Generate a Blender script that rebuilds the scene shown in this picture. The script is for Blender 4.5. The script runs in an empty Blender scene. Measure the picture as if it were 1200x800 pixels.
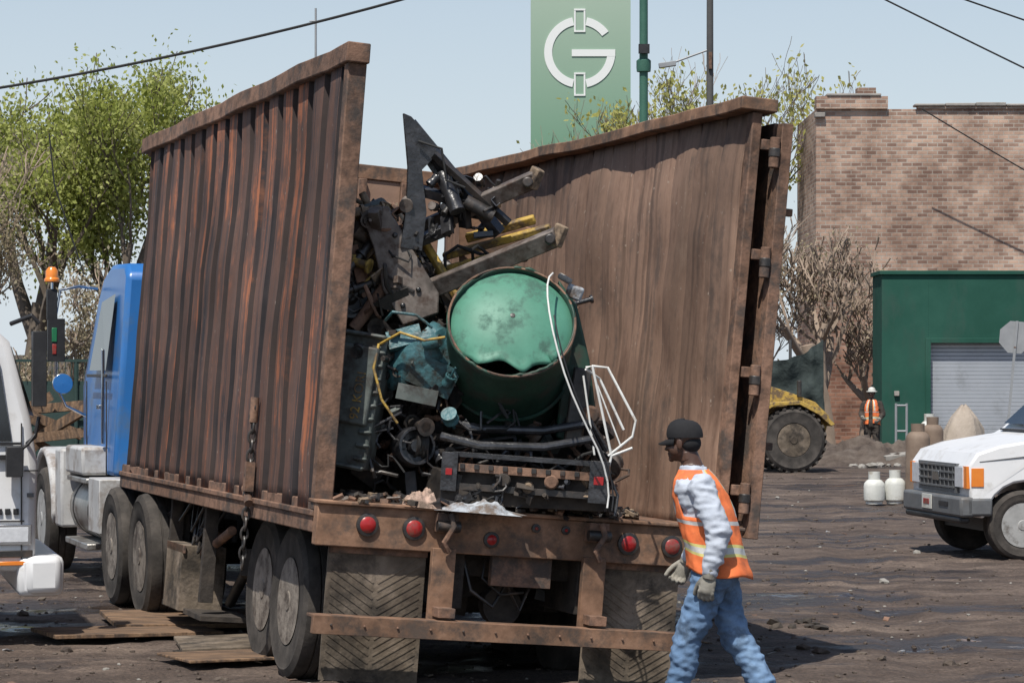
import bpy, bmesh, math, random
from mathutils import Vector, Matrix, noise, Euler
random.seed(11)
R=math.radians
scene=bpy.context.scene
COL=scene.collection

# ---------------------------------------------------------------- materials
def lin(c): return (c[0],c[1],c[2],1)
def nmat(name, cols, scale=3, stretch=(1,1,1), rough=.75, metal=0, bump=.25, bscale=30, dirt=None, dirt_pos=.55, dirt_scale=2.5, spec=.4, rot=(0,0,0), lo=.32, hi=.68, bdist=.02, rough2=None, dstretch=None, big=0, bigscale=.6):
    m=bpy.data.materials.new(name); m.use_nodes=True
    nt=m.node_tree; N=nt.nodes; L=nt.links
    b=N["Principled BSDF"]
    tc=N.new("ShaderNodeTexCoord"); mp=N.new("ShaderNodeMapping")
    mp.inputs["Scale"].default_value=stretch; mp.inputs["Rotation"].default_value=rot
    L.new(tc.outputs["Object"],mp.inputs["Vector"])
    nz=N.new("ShaderNodeTexNoise"); nz.inputs["Scale"].default_value=scale; nz.inputs["Detail"].default_value=9; nz.inputs["Roughness"].default_value=.65
    L.new(mp.outputs[0],nz.inputs["Vector"])
    cr=N.new("ShaderNodeValToRGB"); e=cr.color_ramp.elements
    n=len(cols)
    e[0].position=lo; e[0].color=lin(cols[0])
    if n==1: e[1].position=hi; e[1].color=lin(cols[0])
    else:
        e[1].position=hi; e[1].color=lin(cols[-1])
        for i in range(1,n-1):
            x=e.new(lo+(hi-lo)*i/(n-1)); x.color=lin(cols[i])
    L.new(nz.outputs["Fac"],cr.inputs["Fac"])
    out=cr.outputs[0]
    if dirt:
        mp2=N.new("ShaderNodeMapping"); mp2.inputs["Scale"].default_value=dstretch or stretch; mp2.inputs["Location"].default_value=(3.3,1.7,9.1)
        L.new(tc.outputs["Object"],mp2.inputs["Vector"])
        n2=N.new("ShaderNodeTexNoise"); n2.inputs["Scale"].default_value=dirt_scale; n2.inputs["Detail"].default_value=10; n2.inputs["Roughness"].default_value=.7
        L.new(mp2.outputs[0],n2.inputs["Vector"])
        r2=N.new("ShaderNodeValToRGB"); r2.color_ramp.elements[0].position=dirt_pos-.06; r2.color_ramp.elements[1].position=dirt_pos+.08
        L.new(n2.outputs["Fac"],r2.inputs["Fac"])
        mx=N.new("ShaderNodeMixRGB"); L.new(r2.outputs[0],mx.inputs[0]); L.new(out,mx.inputs[1]); mx.inputs[2].default_value=lin(dirt)
        out=mx.outputs[0]
        if rough2 is not None:
            mr=N.new("ShaderNodeMapRange"); mr.inputs[3].default_value=rough; mr.inputs[4].default_value=rough2
            L.new(r2.outputs[0],mr.inputs[0]); L.new(mr.outputs[0],b.inputs["Roughness"])
    if big:
        n4=N.new("ShaderNodeTexNoise"); n4.inputs["Scale"].default_value=bigscale; n4.inputs["Detail"].default_value=5
        L.new(tc.outputs["Object"],n4.inputs["Vector"])
        r4=N.new("ShaderNodeMapRange"); r4.inputs[1].default_value=.35; r4.inputs[2].default_value=.65; r4.inputs[3].default_value=1-big; r4.inputs[4].default_value=1+big*.6
        L.new(n4.outputs["Fac"],r4.inputs[0])
        vm=N.new("ShaderNodeVectorMath"); vm.operation='SCALE'; L.new(out,vm.inputs[0]); L.new(r4.outputs[0],vm.inputs["Scale"]); out=vm.outputs[0]
    L.new(out,b.inputs["Base Color"])
    if not(dirt and rough2 is not None): b.inputs["Roughness"].default_value=rough
    b.inputs["Metallic"].default_value=metal
    b.inputs["Specular IOR Level"].default_value=spec
    if bump>0:
        n3=N.new("ShaderNodeTexNoise"); n3.inputs["Scale"].default_value=bscale; n3.inputs["Detail"].default_value=6
        L.new(tc.outputs["Object"],n3.inputs["Vector"])
        bp=N.new("ShaderNodeBump"); bp.inputs["Strength"].default_value=bump; bp.inputs["Distance"].default_value=bdist
        L.new(n3.outputs["Fac"],bp.inputs["Height"]); L.new(bp.outputs[0],b.inputs["Normal"])
    return m

def streakmat(name, cols, wide=6, fine=26, lo=.40, hi=.60, patch=None, patch_pos=.56, w=(.4,.25,.35), spots=None, zone=.35, run=None):
    """sheet steel with straight vertical rust runs + blotches"""
    m=bpy.data.materials.new(name); m.use_nodes=True
    nt=m.node_tree; N=nt.nodes; L=nt.links; b=N["Principled BSDF"]; tc=N.new("ShaderNodeTexCoord")
    def nz(st,sc,d=6,r=.6,loc=(0,0,0)):
        mp=N.new("ShaderNodeMapping"); mp.inputs["Scale"].default_value=st; mp.inputs["Location"].default_value=loc; L.new(tc.outputs["Object"],mp.inputs[0])
        n=N.new("ShaderNodeTexNoise"); n.inputs["Scale"].default_value=sc; n.inputs["Detail"].default_value=d; n.inputs["Roughness"].default_value=r; L.new(mp.outputs[0],n.inputs["Vector"]); return n.outputs["Fac"]
    a=nz((.3,wide,.16),1.0,5); f=nz((.3,fine,.5),1.0,5,.6,(5,2,1)); p=nz((.3,1.3,.8),1.6,11,.68,(2,7,3))
    def mul(s,k):
        q=N.new("ShaderNodeMath"); q.operation='MULTIPLY'; q.inputs[1].default_value=k; L.new(s,q.inputs[0]); return q.outputs[0]
    def add(s,t_):
        q=N.new("ShaderNodeMath"); q.operation='ADD'; L.new(s,q.inputs[0]); L.new(t_,q.inputs[1]); return q.outputs[0]
    v=add(add(mul(a,w[0]),mul(f,w[1])),mul(p,w[2]))
    cr=N.new("ShaderNodeValToRGB"); e=cr.color_ramp.elements; n=len(cols)
    e[0].position=lo; e[0].color=lin(cols[0]); e[1].position=hi; e[1].color=lin(cols[-1])
    for i in range(1,n-1): x=e.new(lo+(hi-lo)*i/(n-1)); x.color=lin(cols[i])
    L.new(v,cr.inputs[0]); out=cr.outputs[0]
    if patch:
        q=add(mul(nz((.3,1.1,.9),1.5,12,.74,(11,3,8)),.62),mul(nz((.3,fine*.6,.25),1.0,4,.6,(1,9,4)),.38))
        r=N.new("ShaderNodeValToRGB"); r.color_ramp.elements[0].position=patch_pos-.03; r.color_ramp.elements[1].position=patch_pos+.05; L.new(q,r.inputs[0])
        mx=N.new("ShaderNodeMixRGB"); L.new(r.outputs[0],mx.inputs[0]); L.new(out,mx.inputs[1]); mx.inputs[2].default_value=lin(patch); out=mx.outputs[0]
    if run:
        q=add(mul(nz((.3,11,.10),1.0,3,.5,(4,4,2)),.7),mul(nz((.3,1.2,1.2),1.2,6,.6,(9,1,5)),.3))
        r=N.new("ShaderNodeValToRGB"); r.color_ramp.elements[0].position=.53; r.color_ramp.elements[1].position=.63; L.new(q,r.inputs[0])
        mx=N.new("ShaderNodeMixRGB"); L.new(mul(r.outputs[0],.75),mx.inputs[0]); L.new(out,mx.inputs[1]); mx.inputs[2].default_value=lin(run); out=mx.outputs[0]
    if spots:
        q=nz((1,1,1),16,4,.6); r=N.new("ShaderNodeValToRGB"); r.color_ramp.elements[0].position=.66; r.color_ramp.elements[1].position=.72; L.new(q,r.inputs[0])
        mx=N.new("ShaderNodeMixRGB"); L.new(r.outputs[0],mx.inputs[0]); L.new(out,mx.inputs[1]); mx.inputs[2].default_value=lin(spots); out=mx.outputs[0]
    z4=N.new("ShaderNodeMapRange"); z4.inputs[1].default_value=.36; z4.inputs[2].default_value=.64; z4.inputs[3].default_value=1-zone; z4.inputs[4].default_value=1+zone*.7
    L.new(nz((.3,.6,.6),1.0,6,.6,(3,3,9)),z4.inputs[0]); vm=N.new("ShaderNodeVectorMath"); vm.operation='SCALE'; L.new(out,vm.inputs[0]); L.new(z4.outputs[0],vm.inputs["Scale"]); out=vm.outputs[0]
    L.new(out,b.inputs["Base Color"]); b.inputs["Roughness"].default_value=.82; b.inputs["Specular IOR Level"].default_value=.3
    hb=nz((1,1,.6),22,8,.7); bp=N.new("ShaderNodeBump"); bp.inputs["Strength"].default_value=.45; bp.inputs["Distance"].default_value=.006; L.new(hb,bp.inputs["Height"]); L.new(bp.outputs[0],b.inputs["Normal"])
    return m

M={}
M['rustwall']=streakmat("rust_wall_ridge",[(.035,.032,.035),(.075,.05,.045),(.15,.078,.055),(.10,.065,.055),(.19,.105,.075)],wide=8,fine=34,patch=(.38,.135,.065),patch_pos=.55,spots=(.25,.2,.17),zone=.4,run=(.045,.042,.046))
M['rustgrooveshade']=streakmat("rust_wall_groove_shade",[(.018,.017,.02),(.035,.03,.032),(.055,.04,.036),(.045,.035,.035)],wide=9,fine=30,patch=(.17,.075,.045),patch_pos=.60,zone=.4)  # groove faces: darker paint tone, with the recess shade put into the colour
M['rustin']=streakmat("rust_wall_inner",[(.13,.078,.055),(.20,.125,.09),(.28,.18,.13),(.24,.155,.112),(.33,.225,.165)],wide=2.2,fine=16,lo=.38,hi=.62,patch=(.14,.10,.08),patch_pos=.55,w=(.22,.22,.56),spots=(.38,.3,.24),zone=.3,run=(.12,.08,.06))
M['rust']=nmat("rusty_steel",[(.065,.042,.033),(.155,.09,.06),(.25,.145,.098),(.14,.085,.06)],scale=7,rough=.85,dirt=(.075,.06,.052),dirt_pos=.55,dirt_scale=4,bump=.5,bscale=40,bdist=.008,big=.3)
M['rustor']=nmat("orange_rust_steel",[(.12,.07,.045),(.23,.13,.08),(.33,.195,.125)],scale=6,rough=.85,dirt=(.10,.072,.056),dirt_pos=.54,dirt_scale=5,bump=.4,bdist=.006,big=.35,bigscale=1.2)
M['darksteel']=nmat("dark_greasy_steel",[(.012,.011,.011),(.03,.027,.025),(.06,.048,.04)],scale=8,rough=.45,dirt=(.09,.065,.05),dirt_pos=.6,dirt_scale=6,bump=.4,bdist=.006,spec=.6)
M['under']=nmat("undercarriage_grime",[(.02,.017,.015),(.05,.042,.036),(.08,.065,.052)],scale=6,rough=.9,bump=.5,bdist=.01)
M['blackgloss']=nmat("black_oily_metal",[(.01,.01,.011),(.022,.022,.024),(.05,.05,.055)],scale=9,rough=.32,bump=.6,bdist=.008,spec=.7)
M['steelbar']=nmat("worn_fork_steel",[(.07,.058,.05),(.16,.135,.118),(.25,.215,.19)],scale=7,rough=.55,metal=.2,dirt=(.08,.052,.04),dirt_pos=.55,dirt_scale=7,bump=.4,bdist=.005)
M['tan']=nmat("tan_mud_steel",[(.10,.075,.052),(.24,.175,.12),(.38,.29,.2)],scale=9,rough=.9,dirt=(.05,.04,.032),dirt_pos=.52,dirt_scale=9,bump=.6,bdist=.012)
M['yellow']=nmat("chipped_yellow_paint",[(.42,.27,.05),(.5,.34,.08)],scale=6,rough=.6,dirt=(.13,.09,.055),dirt_pos=.5,dirt_scale=7,bump=.3)
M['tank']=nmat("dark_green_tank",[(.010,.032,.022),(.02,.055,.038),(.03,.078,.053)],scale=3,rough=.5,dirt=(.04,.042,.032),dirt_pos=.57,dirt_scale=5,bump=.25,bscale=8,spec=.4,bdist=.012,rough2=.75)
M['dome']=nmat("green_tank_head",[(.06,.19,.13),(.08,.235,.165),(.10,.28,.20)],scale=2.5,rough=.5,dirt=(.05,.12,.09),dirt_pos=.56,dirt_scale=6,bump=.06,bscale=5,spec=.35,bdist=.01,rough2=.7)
M['casing']=nmat("grey_green_casing",[(.06,.07,.066),(.10,.118,.11),(.14,.155,.145)],scale=5,rough=.6,dirt=(.05,.045,.04),dirt_pos=.54,dirt_scale=6,bump=.3,bdist=.006)
M['teal']=nmat("teal_plastic",[(.03,.09,.10),(.05,.14,.16),(.08,.20,.22)],scale=6,rough=.45,dirt=(.04,.045,.04),dirt_pos=.52,dirt_scale=6,bump=.4)
M['whitewire']=nmat("white_coated_wire",[(.6,.6,.57),(.75,.75,.72)],scale=12,rough=.5,dirt=(.3,.22,.15),dirt_pos=.62,dirt_scale=14,bump=0)
M['rag']=nmat("dirty_rag",[(.24,.27,.30),(.38,.41,.44),(.5,.52,.55)],scale=10,rough=.95,dirt=(.15,.12,.1),dirt_pos=.5,dirt_scale=9,bump=.5)
M['ragp']=nmat("pink_rag",[(.35,.24,.18),(.5,.36,.29)],scale=10,rough=.95,dirt=(.12,.09,.07),dirt_pos=.52,dirt_scale=12,bump=.6)
M['rubber']=nmat("dusty_tyre_rubber",[(.03,.028,.026),(.06,.054,.049),(.10,.088,.078)],scale=4,rough=.95,bump=.4,bscale=50,bdist=.006,spec=.2)
M['rim']=nmat("dusty_steel_rim",[(.12,.10,.085),(.22,.19,.16),(.31,.27,.23)],scale=6,rough=.8,dirt=(.07,.055,.045),dirt_pos=.54,dirt_scale=6,bump=.3)
M['rimw']=nmat("grey_wheel_rim",[(.3,.3,.29),(.42,.42,.41)],scale=6,rough=.45,dirt=(.13,.115,.10),dirt_pos=.57,dirt_scale=6,bump=.1)
M['flap']=nmat("muddy_mudflap",[(.11,.085,.063),(.17,.135,.10),(.23,.185,.145)],scale=4,rough=.95,dirt=(.06,.05,.04),dirt_pos=.53,dirt_scale=3.5,bump=.6,bdist=.01,big=.4,bigscale=2)
M['wood']=nmat("weathered_plank",[(.10,.06,.035),(.2,.125,.075),(.28,.18,.11)],scale=4,stretch=(1,8,1),rough=.9,dirt=(.07,.05,.038),dirt_pos=.52,dirt_scale=3,bump=.4)
M['red']=nmat("red_lens",[(.30,.01,.012),(.38,.015,.015)],scale=8,rough=.3,bump=0,spec=.6,dirt=(.2,.08,.06),dirt_pos=.55,dirt_scale=9)
M['amber']=nmat("amber_lens",[(.75,.2,.02),(.8,.25,.03)],scale=8,rough=.25,bump=0,spec=.7)
M['green']=nmat("green_lens",[(.02,.16,.07)],scale=8,rough=.35,bump=0,spec=.5)
M['blue']=nmat("blue_cab_paint",[(.025,.14,.40),(.035,.17,.46)],scale=1.5,rough=.3,dirt=(.08,.16,.30),dirt_pos=.58,dirt_scale=2,bump=.03,spec=.6)
M['white']=nmat("white_vehicle_paint",[(.66,.67,.68),(.74,.74,.74)],scale=1.5,rough=.28,dirt=(.5,.48,.45),dirt_pos=.62,dirt_scale=2.5,bump=.02,spec=.6)
M['greywhite']=nmat("dusty_white_fender",[(.38,.38,.38),(.55,.55,.54)],scale=2.5,rough=.5,dirt=(.25,.21,.18),dirt_pos=.55,dirt_scale=3,bump=.1)
M['glass']=nmat("dark_window_glass",[(.012,.015,.018),(.025,.03,.035)],scale=1,rough=.06,bump=0,spec=.7)
M['chrome']=nmat("chrome_metal",[(.6,.6,.6),(.7,.7,.7)],scale=4,rough=.18,metal=1,bump=0)
M['blackpl']=nmat("black_plastic",[(.018,.018,.02),(.032,.032,.034)],scale=6,rough=.45,bump=.1)
M['greypl']=nmat("grey_bumper_plastic",[(.10,.105,.11),(.15,.155,.16)],scale=4,rough=.5,dirt=(.13,.115,.10),dirt_pos=.58,bump=.1)
M['alu']=nmat("dull_aluminium",[(.3,.3,.29),(.45,.44,.42)],scale=4,rough=.4,metal=.7,dirt=(.14,.11,.09),dirt_pos=.55,dirt_scale=4,bump=.15)
M['lamp']=nmat("headlamp_lens",[(.55,.57,.6),(.7,.72,.75)],scale=20,rough=.12,bump=.1,spec=.9)
M['skin']=nmat("brown_skin",[(.06,.03,.02),(.095,.048,.031)],scale=14,rough=.45,bump=.08,spec=.5)
M['cap']=nmat("black_cap_cloth",[(.010,.010,.012),(.018,.018,.02)],scale=20,rough=.9,bump=.3,bscale=150,bdist=.002)
M['shirt']=nmat("pale_sweatshirt",[(.42,.46,.53),(.50,.54,.61)],scale=5,rough=.95,bump=.35,bscale=22,bdist=.012,dirt=(.34,.36,.4),dirt_pos=.58)
M['jeans']=nmat("blue_denim",[(.085,.15,.25),(.13,.215,.35),(.21,.32,.47)],scale=4,rough=.95,bump=.4,bscale=20,bdist=.016,dirt=(.08,.12,.18),dirt_pos=.56,dirt_scale=6)
M['orange']=nmat("orange_vest_mesh",[(.75,.16,.05),(.85,.22,.07)],scale=6,rough=.85,bump=.3,bscale=30,bdist=.008,dirt=(.5,.14,.06),dirt_pos=.56,dirt_scale=5)
M['lime']=nmat("lime_vest_strip",[(.6,.55,.2)],scale=6,rough=.7,bump=.1)
M['silver']=nmat("reflective_strip",[(.45,.45,.44),(.58,.58,.56)],scale=9,rough=.4,bump=.1)
M['glove']=nmat("work_glove",[(.14,.13,.11),(.24,.225,.19),(.32,.3,.26)],scale=14,rough=.95,bump=.4,bscale=60,bdist=.004)
M['boot']=nmat("work_boot",[(.05,.035,.025),(.09,.06,.04)],scale=10,rough=.8,bump=.3)
M['eye']=nmat("eye_white",[(.6,.56,.5)],scale=3,rough=.2,bump=0)
M['greenbld']=nmat("green_painted_block",[(.014,.066,.047),(.02,.082,.06),(.028,.098,.072)],scale=.6,rough=.8,dirt=(.035,.08,.063),dirt_pos=.56,dirt_scale=.9,dstretch=(1,1,.3),bump=.2,bscale=4,spec=.2)
M['shutter']=nmat("roller_shutter_paint",[(.40,.43,.47),(.48,.51,.55)],scale=.7,rough=.5,bump=0,dirt=(.33,.35,.37),dirt_pos=.6,dirt_scale=1.2)
M['stone']=nmat("stone_coping",[(.22,.21,.19),(.36,.33,.3)],scale=2,rough=.9)
M['concrete']=nmat("broken_concrete",[(.2,.19,.17),(.34,.32,.29)],scale=3,rough=.95,bump=.5)
M['signgrey']=nmat("sign_back_aluminium",[(.26,.27,.28),(.33,.34,.35)],scale=3,rough=.5,metal=.2,bump=.05)
M['pole']=nmat("utility_pole_wood",[(.06,.06,.062),(.10,.098,.095)],scale=1,rough=.9)
M['greenpole']=nmat("green_painted_pole",[(.035,.11,.08),(.05,.14,.10)],scale=2,rough=.6)
M['cable']=nmat("black_cable",[(.02,.02,.02),(.03,.03,.03)],scale=2,rough=.7,bump=0)
M['tarp']=nmat("dark_tarp",[(.03,.04,.04),(.055,.07,.067)],scale=2,rough=.85,bump=.5,bscale=6,bdist=.08,spec=.2)
M['canvas']=nmat("tan_canvas",[(.32,.27,.22),(.42,.36,.3)],scale=4,rough=.95,bump=.4)
M['gascyl']=nmat("brown_gas_cylinder",[(.16,.115,.085),(.24,.18,.135)],scale=4,rough=.7,bump=.1)
M['propane']=nmat("white_gas_cylinder",[(.50,.51,.47),(.64,.64,.60)],scale=4,rough=.5,dirt=(.35,.3,.22),dirt_pos=.58,bump=.1)
M['mound']=nmat("dirt_mound",[(.045,.034,.028),(.09,.07,.057),(.14,.115,.095)],scale=2.5,rough=.95,bump=.8,bscale=12,bdist=.05)
M['bark']=nmat("tree_bark",[(.09,.07,.055),(.17,.14,.11)],scale=6,rough=.95,bump=0)
M['twig']=nmat("pale_twigs",[(.24,.185,.14),(.36,.28,.22)],scale=2,rough=.95,bump=0)
M['fence']=nmat("dark_green_fence",[(.015,.04,.035),(.03,.055,.05)],scale=1,rough=.8)
M['distant']=nmat("distant_wall",[(.10,.09,.08),(.17,.15,.13)],scale=.4,rough=.95)

def leafmat(name,c1,c2,c3):
    m=nmat(name,[c1,c2,c3],scale=1.4,rough=.6,bump=0,lo=.36,hi=.64)
    nt=m.node_tree;N=nt.nodes;L=nt.links;b=N["Principled BSDF"]
    tr=N.new("ShaderNodeBsdfTranslucent"); mx=N.new("ShaderNodeMixShader"); mx.inputs[0].default_value=.45
    src=b.inputs["Base Color"].links[0].from_socket
    L.new(src,tr.inputs["Color"]); L.new(b.outputs[0],mx.inputs[1]); L.new(tr.outputs[0],mx.inputs[2])
    L.new(mx.outputs[0],N["Material Output"].inputs[0]); return m
M['leafA']=leafmat("spring_leaves",(.24,.28,.05),(.36,.40,.10),(.48,.49,.18))
M['leafB']=leafmat("yellow_leaves",(.34,.35,.08),(.46,.45,.13),(.52,.49,.2))
M['leafC']=leafmat("tan_catkins",(.30,.25,.15),(.40,.34,.22),(.44,.39,.27))

def brickmat():
    m=bpy.data.materials.new("old_tan_brick"); m.use_nodes=True; nt=m.node_tree;N=nt.nodes;L=nt.links;b=N["Principled BSDF"]
    tc=N.new("ShaderNodeTexCoord"); sp=N.new("ShaderNodeSeparateXYZ"); ad=N.new("ShaderNodeMath"); ad.operation='ADD'; cb=N.new("ShaderNodeCombineXYZ")
    L.new(tc.outputs["Object"],sp.inputs[0]); L.new(sp.outputs[0],ad.inputs[0]); L.new(sp.outputs[1],ad.inputs[1]); L.new(ad.outputs[0],cb.inputs[0]); L.new(sp.outputs[2],cb.inputs[1])
    bt=N.new("ShaderNodeTexBrick"); bt.inputs["Scale"].default_value=1; bt.inputs["Brick Width"].default_value=.30; bt.inputs["Row Height"].default_value=.115; bt.inputs["Mortar Size"].default_value=.014
    bt.inputs["Color1"].default_value=(.46,.33,.26,1); bt.inputs["Color2"].default_value=(.15,.085,.068,1); bt.inputs["Mortar"].default_value=(.40,.37,.33,1); bt.inputs["Bias"].default_value=-.25
    L.new(cb.outputs[0],bt.inputs["Vector"])
    nz=N.new("ShaderNodeTexNoise"); nz.inputs["Scale"].default_value=.8; nz.inputs["Detail"].default_value=12; nz.inputs["Roughness"].default_value=.72; L.new(tc.outputs["Object"],nz.inputs["Vector"])
    cr=N.new("ShaderNodeValToRGB"); cr.color_ramp.elements[0].position=.38; cr.color_ramp.elements[0].color=(.58,.50,.46,1); cr.color_ramp.elements[1].position=.62; cr.color_ramp.elements[1].color=(1.2,1.15,1.1,1)
    L.new(nz.outputs["Fac"],cr.inputs[0])
    mx=N.new("ShaderNodeMixRGB"); mx.blend_type='MULTIPLY'; mx.inputs[0].default_value=.95
    L.new(bt.outputs[0],mx.inputs[1]); L.new(cr.outputs[0],mx.inputs[2])
    mr=N.new("ShaderNodeMapRange"); mr.inputs[1].default_value=2.0; mr.inputs[2].default_value=4.8; mr.inputs[3].default_value=1; mr.inputs[4].default_value=0
    L.new(sp.outputs[2],mr.inputs[0])
    m2=N.new("ShaderNodeMixRGB"); m2.blend_type='MULTIPLY'; L.new(mr.outputs[0],m2.inputs[0]); L.new(mx.outputs[0],m2.inputs[1]); m2.inputs[2].default_value=(.68,.52,.46,1)
    L.new(m2.outputs[0],b.inputs["Base Color"]); b.inputs["Roughness"].default_value=.95
    bp=N.new("ShaderNodeBump"); bp.inputs["Strength"].default_value=.5; bp.inputs["Distance"].default_value=.01; L.new(bt.outputs["Fac"],bp.inputs["Height"]); bp.invert=True
    L.new(bp.outputs[0],b.inputs["Normal"]); return m
M['brick']=brickmat()
def signmat():
    m=bpy.data.materials.new("green_sign_haze"); m.use_nodes=True; nt=m.node_tree;N=nt.nodes;L=nt.links;b=N["Principled BSDF"]
    tc=N.new("ShaderNodeTexCoord"); sp=N.new("ShaderNodeSeparateXYZ"); L.new(tc.outputs["Object"],sp.inputs[0])
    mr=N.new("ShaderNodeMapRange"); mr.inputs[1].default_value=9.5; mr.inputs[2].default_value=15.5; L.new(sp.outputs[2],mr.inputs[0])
    cr=N.new("ShaderNodeValToRGB"); cr.color_ramp.elements[0].color=(.13,.27,.175,1); cr.color_ramp.elements[1].color=(.33,.43,.34,1)  # paler green towards the top: haze painted into the panel colour
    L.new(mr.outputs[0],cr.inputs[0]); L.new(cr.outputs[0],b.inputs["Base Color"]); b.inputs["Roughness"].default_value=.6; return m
M['sign']=signmat()
def groundmat():
    m=bpy.data.materials.new("muddy_ground"); m.use_nodes=True; nt=m.node_tree;N=nt.nodes;L=nt.links;b=N["Principled BSDF"]
    tc=N.new("ShaderNodeTexCoord")
    def nz(s,d=10,r=.6,st=(1,1,1)):
        mp=N.new("ShaderNodeMapping"); mp.inputs["Scale"].default_value=st; L.new(tc.outputs["Object"],mp.inputs[0])
        n=N.new("ShaderNodeTexNoise"); n.inputs["Scale"].default_value=s; n.inputs["Detail"].default_value=d; n.inputs["Roughness"].default_value=r; L.new(mp.outputs[0],n.inputs["Vector"]); return n
    a=nz(1.3,12,.74,(.6,1,1)); cr=N.new("ShaderNodeValToRGB"); e=cr.color_ramp.elements
    e[0].position=.34; e[0].color=(.045,.032,.026,1); e[1].position=.68; e[1].color=(.21,.162,.13,1)
    x=e.new(.5); x.color=(.10,.074,.06,1)
    L.new(a.outputs["Fac"],cr.inputs[0])
    s=nz(38,4,.7); c2=N.new("ShaderNodeValToRGB"); c2.color_ramp.elements[0].position=.35; c2.color_ramp.elements[0].color=(.5,.5,.5,1); c2.color_ramp.elements[1].position=.68; c2.color_ramp.elements[1].color=(1.6,1.55,1.5,1)
    L.new(s.outputs["Fac"],c2.inputs[0])
    mx=N.new("ShaderNodeMixRGB"); mx.blend_type='MULTIPLY'; mx.inputs[0].default_value=.8; L.new(cr.outputs[0],mx.inputs[1]); L.new(c2.outputs[0],mx.inputs[2])
    w=nz(.55,9,.66,(.5,1.1,1)); c3=N.new("ShaderNodeValToRGB"); c3.color_ramp.elements[0].position=.50; c3.color_ramp.elements[1].position=.56
    L.new(w.outputs["Fac"],c3.inputs[0])
    m2=N.new("ShaderNodeMixRGB"); m2.blend_type='MULTIPLY'; L.new(c3.outputs[0],m2.inputs[0]); L.new(mx.outputs[0],m2.inputs[1]); m2.inputs[2].default_value=(.40,.39,.40,1)
    L.new(m2.outputs[0],b.inputs["Base Color"])
    mr=N.new("ShaderNodeMapRange"); mr.inputs[3].default_value=.95; mr.inputs[4].default_value=.36; L.new(c3.outputs[0],mr.inputs[0])
    c4=N.new("ShaderNodeValToRGB"); c4.color_ramp.elements[0].position=.60; c4.color_ramp.elements[1].position=.62; L.new(w.outputs["Fac"],c4.inputs[0])
    mq=N.new("ShaderNodeMixRGB"); L.new(c4.outputs[0],mq.inputs[0]); L.new(mr.outputs[0],mq.inputs[1]); mq.inputs[2].default_value=(.08,.08,.08,1)
    L.new(mq.outputs[0],b.inputs["Roughness"])
    b.inputs["Specular IOR Level"].default_value=.45
    h=nz(14,10,.7); bp=N.new("ShaderNodeBump"); bp.inputs["Distance"].default_value=.05
    ms=N.new("ShaderNodeMapRange"); ms.inputs[3].default_value=.9; ms.inputs[4].default_value=.04; L.new(c4.outputs[0],ms.inputs[0]); L.new(ms.outputs[0],bp.inputs["Strength"])
    L.new(h.outputs["Fac"],bp.inputs["Height"]); L.new(bp.outputs[0],b.inputs["Normal"]); return m
M['ground']=groundmat()

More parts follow.
